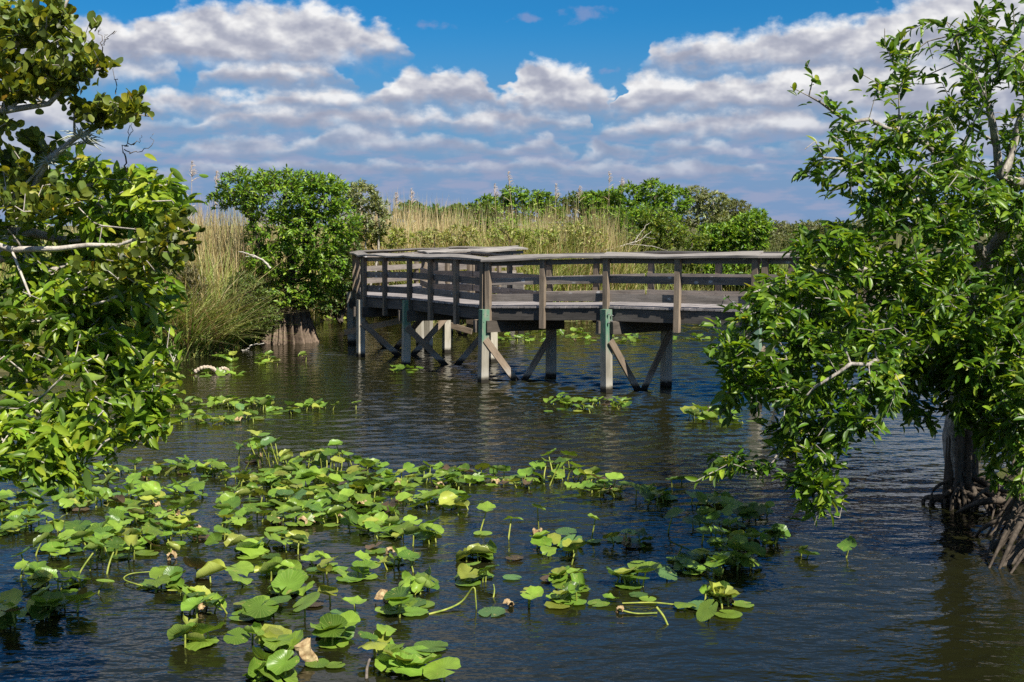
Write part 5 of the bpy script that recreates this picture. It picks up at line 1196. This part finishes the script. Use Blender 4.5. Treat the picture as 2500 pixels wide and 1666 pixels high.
LILIES = [  # x, y, leaves, spread x, spread y, label, mood, kwargs
 (395, 1080, 5, 45, 14, 'lily clump with a broad raised leaf at the back of the left patch', 'tall', dict(wither=1)),
 (300, 1092, 6, 55, 16, 'lily clump beside the broad raised leaf at the back of the left patch', 'mix', dict(wither=1)),
 (205, 1100, 6, 50, 18, 'lily clump just under the tips of the left pond apple twigs', 'mix', {}),
 (110, 1125, 6, 50, 20, 'lily clump half hidden by dark foliage at the left edge', 'mix', {}),
 (40, 1165, 6, 45, 22, 'yellowing lily clump at the left edge below the dark foliage', 'mix', dict(wither=1)),
 (425, 1140, 5, 40, 16, 'lily clump at the right end of the left patch, below the broad raised leaf', 'tall', {}),
 (330, 1150, 6, 45, 18, 'lily clump of overlapping leaves in the middle of the left patch', 'tall', dict(wither=1)),
 (240, 1150, 6, 45, 18, 'lily clump left of middle in the left patch', 'mix', {}),
 (170, 1165, 5, 40, 18, 'lily clump with long slanting stalks in the left patch', 'tall', {}),
 (400, 1195, 5, 45, 14, 'lily clump with withered tips at the right side of the left patch', 'mix', dict(wither=2)),
 (300, 1200, 6, 45, 16, 'lily clump with a pale folded leaf in the left patch', 'mix', dict(force=[('half', 'y')])),
 (90, 1215, 5, 55, 16, 'partly shaded lily clump near the left edge', 'tall', {}),
 (20, 1215, 4, 35, 18, 'shaded lily clump cut off by the left edge', 'mix', {}),
 (225, 1245, 6, 45, 20, 'lily clump of large flat leaves at the front of the left patch', 'mix', dict(size=0.29)),
 (310, 1255, 6, 50, 20, 'lily clump with a brown flat pad at the front of the left patch', 'mix', dict(force=[('bowl', 'b')])),
 (385, 1240, 4, 40, 14, 'lily clump with one cupped bright leaf at the front right of the left patch', 'mix', dict(force=[('bowl', 'l')])),
 (255, 1300, 4, 45, 22, 'lily clump of tall leaves on a long slanting stalk below the left patch', 'tall', dict(h=(0.1, 0.3))),
 (125, 1270, 4, 35, 16, 'small lily clump with an upright stalk left of the tall slanting stalk', 'tall', {}),
 (50, 1303, 1, 1, 1, 'single dark shaded lily leaf near the left edge', 'flat', dict(force=[('bowl', 'd')])),  # dark green carries the shade, here and on the shaded lilies below
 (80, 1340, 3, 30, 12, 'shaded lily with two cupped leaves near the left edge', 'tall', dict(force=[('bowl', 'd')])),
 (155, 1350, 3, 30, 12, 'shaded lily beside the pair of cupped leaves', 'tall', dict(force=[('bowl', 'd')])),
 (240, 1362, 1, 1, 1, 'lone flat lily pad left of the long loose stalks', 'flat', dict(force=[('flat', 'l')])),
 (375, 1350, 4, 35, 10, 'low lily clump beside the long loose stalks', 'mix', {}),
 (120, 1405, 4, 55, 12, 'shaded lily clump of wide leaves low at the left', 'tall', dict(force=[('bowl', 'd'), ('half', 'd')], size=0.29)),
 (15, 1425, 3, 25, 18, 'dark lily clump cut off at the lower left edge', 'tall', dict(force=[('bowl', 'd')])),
 # centre patch, back rows
 (488, 1085, 5, 22, 12, 'small separate lily clump between the left and centre patches', 'tall', {}),
 (590, 1065, 7, 45, 18, 'tallest lily clump at the back of the centre patch', 'tall', dict(h=(0.12, 0.42), wither=1)),
 (670, 1075, 6, 45, 16, 'lily clump with pale curled leaves at the back of the centre patch', 'curl', dict(wither=1)),
 (755, 1078, 6, 45, 16, 'lily clump with one large dark leaf at the back of the centre patch', 'tall', dict(h=(0.08, 0.36))),
 (835, 1085, 6, 45, 14, 'lily clump with an upturned pointed leaf at the back of the centre patch', 'tall', {}),
 (570, 1110, 6, 45, 14, 'lily clump at the left side of the centre patch, second row', 'mix', {}),
 (650, 1118, 6, 45, 14, 'lily clump around a pale triangular leaf in the centre patch', 'mix', dict(force=[('half', 'y')])),
 (735, 1115, 6, 45, 16, 'lily clump with one large glossy heart leaf in the centre patch', 'mix', dict(force=[('bowl', 'l')], size=0.28)),
 (820, 1120, 6, 45, 14, 'dense lily clump of dark leaves in the centre patch', 'mix', dict(force=[('ragged', 'd')])),
 (905, 1112, 6, 45, 14, 'lily clump at the right shoulder of the centre patch', 'mix', dict(wither=1)),
 (970, 1100, 5, 40, 12, 'lily clump near the open water right of the centre patch', 'tall', {}),
 (560, 1150, 5, 45, 14, 'lily clump at the left edge of the centre patch, third row', 'mix', {}),
 (660, 1155, 6, 50, 14, 'lily clump with a round flat pad in the third row of the centre patch', 'mix', {}),
 (760, 1155, 6, 45, 16, 'lily clump with a long upright stalk in the centre patch', 'tall', {}),
 (850, 1160, 6, 45, 14, 'lily clump with a yellow dying leaf in the centre patch', 'mix', dict(wither=1)),
 (945, 1155, 5, 45, 14, 'lily clump with a brown leaf right of the yellow dying leaf', 'mix', dict(force=[('flat', 'b')])),
 (530, 1200, 4, 30, 18, 'lily of pale veined leaves at the left front of the centre patch', 'tall', dict(force=[('ragged', 'l'), ('ragged', 'y')])),
 (620, 1205, 4, 50, 14, 'lily clump among brown submerged leaves in the centre patch', 'mix', dict(wither=1)),
 (700, 1195, 5, 40, 14, 'lily clump with a slanting leaf and long stalk, centre patch front', 'tall', {}),
 (800, 1200, 4, 40, 12, 'lily clump with a small fold at the front of the centre patch', 'mix', dict(wither=1)),
 (880, 1190, 4, 35, 14, 'lily clump with a three lobed upright leaf right of the slanting leaf', 'tall', {}),
 (1020, 1155, 3, 30, 16, 'lily with one large round raised leaf right of the centre patch', 'tall', dict(size=0.29, force=[('bowl', 'l')])),
 (1068, 1175, 2, 14, 10, 'lily with a pale rolled leaf on a thick stalk', 'curl', dict(force=[('taco', 'y')])),
 (1040, 1110, 6, 40, 14, 'lily clump left of the twin tall leaves in the right hand row', 'tall', dict(wither=1)),
 (1120, 1105, 5, 40, 12, 'lily clump in the right hand row beside the open water', 'mix', dict(wither=1)),
 (1195, 1110, 5, 45, 14, 'lily clump with slanting brown leaf in the right hand row', 'mix', dict(force=[('taco', 'b')])),
 (1275, 1100, 5, 45, 16, 'lily clump with two tall leaves in the right hand row', 'tall', dict(h=(0.1, 0.4))),
 (1350, 1120, 4, 40, 14, 'lily clump with flat leaves near the right end of the row', 'mix', dict(wither=1)),
 (1400, 1130, 4, 28, 14, 'lily clump with a brown curled leaf ending the right hand row', 'tall', dict(force=[('taco', 'b')], wither=1)),
 # middle, front
 (480, 1235, 4, 45, 16, 'lily clump with a rolled edge left of the centre, in open water', 'mix', dict(force=[('half', 'g'), ('flat', 'b')], wither=1)),
 (395, 1283, 1, 10, 6, 'withered pale lily leaf floating alone', 'curl', dict(wither=1, force=[('roll', 'y')])),
 (590, 1270, 4, 45, 14, 'lily clump of large overlapping leaves left of the upright stalk leaf', 'mix', dict(size=0.28)),
 (670, 1260, 4, 30, 16, 'lily with a straight upright stalk and ragged leaf in the middle', 'tall', dict(force=[('ragged', 'l')])),
 (630, 1325, 3, 35, 12, 'lily with a rolled yellow-green leaf in the middle', 'curl', dict(force=[('roll', 'y'), ('taco', 'l')])),
 (540, 1330, 2, 25, 14, 'lily with a ragged raised leaf left of the rolled yellow-green leaf', 'tall', dict(force=[('ragged', 'l')], size=0.27)),
 (735, 1310, 3, 25, 18, 'lily with a small fan leaf beside a curled one right of the middle', 'tall', dict(force=[('bowl', 'l'), ('taco', 'y')])),
 (815, 1320, 4, 40, 14, 'lily clump with a flat pad and a cupped glossy pad', 'mix', dict(force=[('flat', 'g'), ('bowl', 'l')])),
 (915, 1305, 3, 35, 10, 'lily with a pale curled leaf tip right of the cupped glossy pad', 'curl', dict(force=[('half', 'y'), ('ragged', 'g')])),
 (880, 1265, 2, 22, 10, 'lily with a purple-brown flat pad and a withered bud', 'flat', dict(force=[('bowl', 'b'), ('flat', 'g')], wither=1)),
 (870, 1225, 4, 35, 14, 'lily with a pleated pale leaf and a heart leaf, middle of the pond', 'mix', dict(force=[('bowl', 'l'), ('half', 'y')])),
 (955, 1240, 5, 45, 14, 'dense small lily clump with long yellow stalks in the middle', 'mix', {}),
 (460, 1335, 2, 24, 12, 'lily with one big brown underside turned up, left of middle', 'flat', dict(force=[('bowl', 'b'), ('roll', 'y')], size=0.30)),
 (455, 1405, 4, 45, 16, 'lily clump with long dark folded leaves at the lower left', 'curl', dict(force=[('taco', 'g'), ('ragged', 'd')], wither=1)),
 (660, 1365, 3, 40, 12, 'lily with two large ragged pads below the rolled yellow-green leaf', 'mix', dict(size=0.29, force=[('ragged', 'l'), ('bowl', 'g')])),
 (590, 1410, 3, 35, 16, 'lily with a broad two lobed glossy pad lower left of centre', 'flat', dict(size=0.29, force=[('bowl', 'g'), ('flat', 'l')])),
 (700, 1420, 1, 4, 4, 'single heart shaped floating pad below the ragged pads', 'flat', dict(size=0.28, force=[('flat', 'l')])),
 (795, 1412, 2, 22, 8, 'lily with a pleated cupped pad and red streaks at its centre', 'flat', dict(size=0.29, force=[('bowl', 'l'), ('flat', 'v')])),
 (740, 1392, 2, 22, 6, 'lily with a pale rolled leaf over a brown one', 'curl', dict(force=[('roll', 'y'), ('flat', 'b')])),
 (930, 1400, 4, 35, 16, 'lily clump right of the pleated cupped pad, with a large flat leaf', 'mix', dict(size=0.29, force=[('flat', 'l'), ('half', 'g')])),
 (960, 1355, 3, 28, 14, 'lily clump of three dark pointed leaves beside a bent yellow stalk', 'tall', dict(force=[('half', 'd'), ('half', 'g')])),
 (445, 1475, 3, 35, 14, 'lily with a pleated pale cupped leaf at the lower left', 'curl', dict(force=[('taco', 'y'), ('half', 'l')], size=0.28)),
 (560, 1478, 2, 26, 8, 'lily with a flat leaf above a stalk, lower left of the withered pod', 'mix', dict(force=[('flat', 'g')])),
 (640, 1495, 3, 35, 12, 'lily with broad cupped leaves beside the withered pod', 'tall', dict(force=[('bowl', 'l'), ('bowl', 'y')], size=0.27)),
 (770, 1470, 3, 26, 12, 'lily on a straight bright stalk right of the withered pod', 'tall', dict(force=[('bowl', 'l')], size=0.28)),
 (750, 1530, 2, 26, 8, 'pair of flat pads at the foot of the straight bright stalk', 'flat', dict(force=[('flat', 'g'), ('flat', 'l')])),
 (625, 1555, 3, 40, 12, 'ragged lily cut by the bottom edge below the withered pod', 'mix', dict(force=[('ragged', 'l'), ('half', 'g')], size=0.29)),
 (875, 1500, 3, 30, 14, 'lily with a flat pad over a dark cupped leaf near the bottom', 'mix', dict(force=[('flat', 'l'), ('bowl', 'd')])),
 (970, 1495, 2, 25, 10, 'lily with a notched flat pad near the bottom', 'flat', dict(force=[('flat', 'g')], size=0.28)),
 (940, 1545, 3, 45, 14, 'lily with broad upright leaves at the bottom edge', 'tall', dict(force=[('half', 'l'), ('bowl', 'l')], size=0.28)),
 (1020, 1560, 1, 4, 4, 'flat pad cut by the bottom edge right of the upright leaves', 'flat', dict(force=[('flat', 'l')], size=0.3)),
 # right of middle
 (1110, 1225, 2, 14, 8, 'lily with a round raised leaf left of the twin heads', 'tall', dict(force=[('bowl', 'l')], h=(0.2, 0.3))),
 (1175, 1235, 1, 4, 4, 'lily with a single notched leaf on a leaning stalk', 'tall', dict(force=[('ragged', 'l')], h=(0.22, 0.28))),
 (1235, 1225, 1, 4, 4, 'lily with a single narrow upright leaf beside a dry bud', 'tall', dict(force=[('half', 'l')], h=(0.3, 0.36), wither=1, size=0.2)),
 (1095, 1285, 3, 28, 10, 'cup shaped pale pleated lily leaf with a long stalk', 'curl', dict(force=[('taco', 'y'), ('bowl', 'l')], size=0.27)),
 (1180, 1285, 1, 4, 4, 'round purple-brown floating pad', 'flat', dict(force=[('flat', 'b')])),
 (1280, 1265, 5, 45, 14, 'lily clump behind the upright pale folded leaf', 'mix', {}),
 (1315, 1290, 2, 14, 6, 'lily with one upright pale folded leaf over a dark pad', 'curl', dict(force=[('taco', 'y'), ('bowl', 'd')], size=0.28, h=(0.12, 0.18))),
 (1370, 1240, 2, 10, 8, 'small lily leaf with a brown tip on a leaning stalk', 'tall', dict(force=[('half', 'l')], h=(0.2, 0.25), size=0.18)),
 (1445, 1250, 3, 40, 8, 'flat pads around a dry yellow bud in open water', 'flat', dict(wither=1)),
 (1450, 1340, 3, 35, 10, 'lily with one shiny upright cupped leaf and flat pads', 'flat', dict(force=[('half', 'l'), ('flat', 'v'), ('flat', 'g')], size=0.28)),
 (1530, 1330, 1, 4, 4, 'flat pad right of the shiny upright cupped leaf', 'flat', dict(force=[('flat', 'v')], size=0.28)),
 (1180, 1330, 1, 4, 4, 'lone oval flat pad in open water left of the brown pad', 'flat', dict(force=[('flat', 'v')])),
 (1085, 1330, 4, 40, 12, 'low lily clump right of the middle', 'mix', {}),
 (1265, 1335, 1, 6, 4, 'brown tinted flat pad with a curled neighbour', 'flat', dict(force=[('flat', 'b')])),
 (1310, 1350, 3, 30, 12, 'lily clump with a yellow edged leaf by the brown tinted pad', 'mix', dict(force=[('bowl', 'l'), ('half', 'y')])),
 (1300, 1385, 3, 30, 10, 'lily clump of three overlapping pads below the yellow edged leaf', 'mix', dict(force=[('ragged', 'l'), ('taco', 'd')])),
 (1225, 1390, 2, 12, 10, 'small lily with a cupped leaf above a yellow leaf', 'tall', dict(force=[('bowl', 'l'), ('ragged', 'y')], size=0.2)),
 (1385, 1385, 2, 20, 8, 'small lily pair right of the three overlapping pads', 'mix', dict(force=[('half', 'g'), ('flat', 'l')], size=0.22)),
 (1130, 1412, 1, 4, 4, 'lone pale flat pad low in open water', 'flat', dict(force=[('flat', 'v')])),
 (1480, 1375, 2, 22, 8, 'pair of flat pads near a long floating yellow stalk', 'flat', dict(force=[('flat', 'v'), ('flat', 'l')])),
 (1590, 1400, 2, 26, 8, 'lily with a glossy domed leaf left of the yellow lily cluster', 'flat', dict(force=[('dome', 'l'), ('flat', 'v')], size=0.28)),
 (1655, 1385, 5, 30, 12, 'tangled yellowing lily cluster near the right, in open water', 'curl', dict(force=[('bowl', 'y'), ('roll', 'y')], wither=1)),
 (1640, 1418, 2, 30, 6, 'flat pads in front of the tangled yellowing cluster', 'flat', dict(force=[('flat', 'l'), ('flat', 'l')], size=0.28)),
 (1710, 1392, 1, 8, 4, 'flat pad right of the tangled yellowing cluster', 'flat', dict(force=[('flat', 'l')], size=0.28)),
 # shaded, under the right tree: shade put into the forced dark greens
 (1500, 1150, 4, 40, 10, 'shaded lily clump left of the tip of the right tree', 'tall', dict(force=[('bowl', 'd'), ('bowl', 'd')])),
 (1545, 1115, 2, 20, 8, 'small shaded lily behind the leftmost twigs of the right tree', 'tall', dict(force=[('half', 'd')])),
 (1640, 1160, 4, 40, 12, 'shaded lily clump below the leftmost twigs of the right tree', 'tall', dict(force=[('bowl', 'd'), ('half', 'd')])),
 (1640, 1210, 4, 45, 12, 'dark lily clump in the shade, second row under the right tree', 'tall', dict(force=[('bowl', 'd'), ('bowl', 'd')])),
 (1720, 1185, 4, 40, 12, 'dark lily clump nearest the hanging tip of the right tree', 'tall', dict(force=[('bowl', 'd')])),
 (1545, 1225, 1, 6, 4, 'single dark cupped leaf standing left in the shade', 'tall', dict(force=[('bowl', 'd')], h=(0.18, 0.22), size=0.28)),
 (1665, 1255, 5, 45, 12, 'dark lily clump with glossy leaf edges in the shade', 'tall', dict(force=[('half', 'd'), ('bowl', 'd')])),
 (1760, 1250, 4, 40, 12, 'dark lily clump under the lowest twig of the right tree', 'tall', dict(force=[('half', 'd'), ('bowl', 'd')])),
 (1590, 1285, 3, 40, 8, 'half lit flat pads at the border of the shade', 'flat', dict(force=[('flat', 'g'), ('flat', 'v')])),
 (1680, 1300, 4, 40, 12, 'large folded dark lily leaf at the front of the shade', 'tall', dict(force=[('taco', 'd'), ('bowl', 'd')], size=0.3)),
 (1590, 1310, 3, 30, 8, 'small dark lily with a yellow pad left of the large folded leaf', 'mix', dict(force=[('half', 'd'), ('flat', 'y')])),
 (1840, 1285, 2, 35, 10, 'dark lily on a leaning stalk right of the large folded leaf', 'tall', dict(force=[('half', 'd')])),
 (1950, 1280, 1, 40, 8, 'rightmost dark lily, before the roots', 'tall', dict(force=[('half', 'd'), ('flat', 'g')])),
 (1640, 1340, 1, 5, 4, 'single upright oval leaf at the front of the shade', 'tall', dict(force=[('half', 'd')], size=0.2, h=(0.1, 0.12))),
 # middle distance, left
 (1290, 925, 4, 35, 8, 'lily clump left in the row before the green topped pile', 'tall', {}),
 (1335, 940, 4, 30, 8, 'lily with a bright upright leaf in the row before the piles', 'curl', dict(force=[('taco', 'l')])),
 (1405, 935, 6, 35, 9, 'lily clump at the foot of the green topped pile', 'tall', dict(force=[('bowl', 'l')])),
 (1275, 945, 2, 20, 5, 'flat pads below the left lily clump by the piles', 'flat', {}),
 (1625, 962, 6, 40, 9, 'lily clump with a big upright lobed leaf left of the right tree', 'curl', dict(force=[('taco', 'l'), ('taco', 'd')], size=0.3)),
 (1690, 970, 3, 30, 7, 'lily partly behind the lower left twigs of the right tree', 'mix', {}),
 (440, 935, 5, 40, 7, 'left lily clump of the upper floating row by the left trees', 'curl', {}),
 (500, 930, 4, 30, 6, 'second lily clump of the upper floating row', 'mix', {}),
 (545, 935, 6, 30, 7, 'middle lily clump of the upper floating row', 'curl', {}),
 (605, 935, 4, 30, 7, 'lily with a tall pale triangular leaf in the upper floating row', 'curl', dict(force=[('taco', 'y')])),
 (655, 945, 5, 35, 7, 'lily clump near the right end of the upper floating row', 'mix', dict(wither=1)),
 (725, 940, 3, 22, 6, 'lily clump apart at the right of the upper floating row', 'tall', {}),
 (770, 943, 1, 3, 2, 'single slanting leaf on a dark stalk by the upper floating row', 'tall', dict(force=[('half', 'l')], size=0.22)),
 (818, 940, 1, 3, 2, 'single small round leaf farthest right of the upper floating row', 'tall', dict(force=[('bowl', 'l')], size=0.22)),
 (440, 968, 5, 35, 8, 'lily clump at the left of the lower floating row', 'curl', dict(force=[('taco', 'y')])),
 (500, 970, 5, 35, 7, 'lily clump in the middle of the lower floating row', 'mix', {}),
 (555, 965, 4, 35, 6, 'lily clump at the right end of the lower floating row', 'mix', dict(wither=1)),
 (400, 870, 5, 40, 8, 'lily clump on the shallow edge under the left trees', 'mix', {}),
 (460, 862, 3, 22, 5, 'lily clump around the pale floating root stock', 'mix', {}),
 (530, 862, 3, 28, 4, 'lily clump right of the pale floating root stock', 'mix', {}),
 (520, 828, 4, 25, 5, 'lily clump close under the left bank', 'mix', {}),
 (608, 822, 3, 15, 4, 'small lily clump before the ribbed trunk', 'mix', {}),
 (610, 837, 3, 25, 3, 'yellow lily clump in open water below the ribbed trunk', 'flat', dict(force=[('roll', 'y'), ('half', 'y')])),
 (700, 832, 2, 8, 3, 'single upright pale lily leaf below the ribbed trunk', 'curl', dict(force=[('taco', 'l')], h=(0.15, 0.2))),
 (935, 854, 4, 35, 4, 'row of small flat pads in the shade before the second pile', 'flat', {}),
 (760, 735, 4, 35, 4, 'far lily clump by the shore left of the boardwalk', 'mix', {}),
 (1170, 778, 8, 40, 6, 'far lily clump seen just right of the second pile', 'mix', {}),
 (1225, 785, 6, 35, 7, 'far lily clump with two bright leaves under the boardwalk', 'curl', {}),
 (1300, 770, 8, 45, 7, 'far lily clump between the two dark back piles', 'mix', {}),
 (1345, 780, 6, 30, 6, 'far lily clump left of the green topped pile', 'mix', dict(wither=1)),
 (1435, 782, 9, 40, 7, 'far lily clump right of the green topped pile', 'mix', {}),
 (1250, 765, 6, 40, 4, 'farthest lily clump under the boardwalk beam', 'mix', {}),
 (1530, 784, 2, 20, 3, 'few far lily leaves left of the right back pile', 'mix', dict(wither=1)),
 (1600, 780, 3, 25, 3, 'few far lily leaves beside the leftmost twig of the right tree', 'mix', {}),
]
for (x, y, n, rx, ry, lab, mood, kw) in LILIES: lily(x, y, n, rx, ry, lab, mood, **kw)

# loose stalks, pod, root stock, stick
def loose(name, label, pts, r0, r1, mat, cat):
    Q = smooth_path(pts, 6); b = Q[0].copy(); V, F = tubes([(Q - b, np.linspace(r0, r1, len(Q)))], 6); o = obj(name, mesh(name, V, F, mat, smooth=True)); o.location = tuple(b); return tag(o, label, cat)
gz = lambda x, y, z: np.append(ground(x * S_, y * S_)[:2], z)
loose('lily_stalk', 'long yellow leafless stalk floating in a bow at lower left', [gz(420, 1362, 0.02), gz(370, 1360, 0.02), gz(315, 1350, 0.03), gz(285, 1338, 0.03), gz(300, 1328, 0.04), gz(345, 1325, 0.05)], 0.009, 0.006, M_STALK, 'stalk')
loose('lily_stalk', 'bent yellow stalk rising to a knee right of the middle', [gz(985, 1412, 0.0), gz(1030, 1404, 0.02), gz(1062, 1396, 0.06), gz(1088, 1398, 0.20), gz(1093, 1400, 0.10), gz(1095, 1400, -0.05)], 0.011, 0.007, M_STALK, 'stalk')
loose('lily_stalk', 'straight yellow stalk lying flat at the right, by the domed leaf', [gz(1430, 1388, 0.005), gz(1500, 1390, 0.02), gz(1560, 1396, 0.02)], 0.008, 0.010, M_STALK, 'stalk')
loose('lily_stalk', 'short leaning stalk standing out of the water at the lower right', [gz(1540, 1440, -0.04), gz(1525, 1430, 0.05), gz(1508, 1425, 0.12)], 0.010, 0.012, M_STALK, 'stalk')
loose('lily_stalk', 'thin pale stalk with a dry head floating at the lower right', [gz(1420, 1408, 0.03), gz(1460, 1413, 0.012), gz(1510, 1412, 0.012)], 0.010, 0.007, M_STALK, 'stalk')
loose('lily_stalk', 'small curled stub standing alone in open water', [gz(1132, 1374, -0.03), gz(1136, 1370, 0.05), gz(1134, 1368, 0.11)], 0.009, 0.006, M_STALK, 'stalk')
loose('stick', 'short dark stick poking out of the water at the bottom', [gz(842, 1563, -0.05), gz(843, 1553, 0.05), gz(850, 1545, 0.11)], 0.016, 0.010, M_TWIG, 'stick')
def podmesh():
    V, F = [], []; n, m = 9, 9
    for i in range(n):
        u = i / (n - 1); r_ = 0.012 + 0.062 * math.sin(math.pi * min(1, (1 - u) ** 0.8)) ** 0.8 * (1 - 0.2 * u)
        for j in range(m):
            a = j / m * 2 * math.pi; k = r_ * (1 + 0.22 * math.sin(3 * a + u * 5) + rng.normal(0, 0.07)); V.append((k * math.cos(a) + 0.03 * math.sin(u * 7), k * math.sin(a), u * 0.26 - 0.05))
    for i in range(n - 1):
        for j in range(m): F.append((i * m + j, i * m + (j + 1) % m, (i + 1) * m + (j + 1) % m, (i + 1) * m + j))
    return mesh('seed_pod', np.array(V), F, M_DEAD)
o = obj('seed_pod', podmesh()); o.location = tuple(gz(706, 1522, 0.0)); tag(o, 'crumpled tan withered pod standing in the water near the bottom', 'pod')
for (x, y, lab) in ((885, 1385, 'withered brown lily head floating right of the pleated pad'), (1168, 1392, 'tiny dry bud floating in open water right of the bent stalk'), (1440, 1245, 'dry yellow bud on flat pads right of middle'), (1425, 1407, 'dry dark head at the end of a thin floating stalk'), (705, 1208, 'pinkish brown withered head amid the centre patch')):
    o = obj('withered_head', WITH[int(rng.integers(0, 3))]); o.location = tuple(gz(x, y, 0.01)); k_ = 0.5 if x in (885, 705) else 0.25; o.scale = (k_, k_, k_); o.rotation_euler = (0, 0, rng.uniform(0, 6)); tag(o, lab, 'withered head')
for (p, lab) in ((((476, 908), (495, 899), (515, 899), (532, 908)), 'left arched piece of pale scarred lily root stock floating'), (((530, 906), (545, 901), (556, 905), (562, 912)), 'shorter right piece of pale scarred lily root stock floating')):
    pts = [np.append(ground(a, 912)[:2], max(-0.02, (912 - b) * 0.0105)) for a, b in p]; Q = smooth_path(pts, 8); n = len(Q)
    rad = 0.05 * (1 + 0.18 * np.sin(np.arange(n) * 2.1)); V, F = tubes([(Q - Q[0], rad)], 8); o = obj('root_stock', mesh('root_stock', V, F, M_RHIZ)); o.location = tuple(Q[0]); tag(o, lab, 'root stock')
bpy.context.view_layer.update()
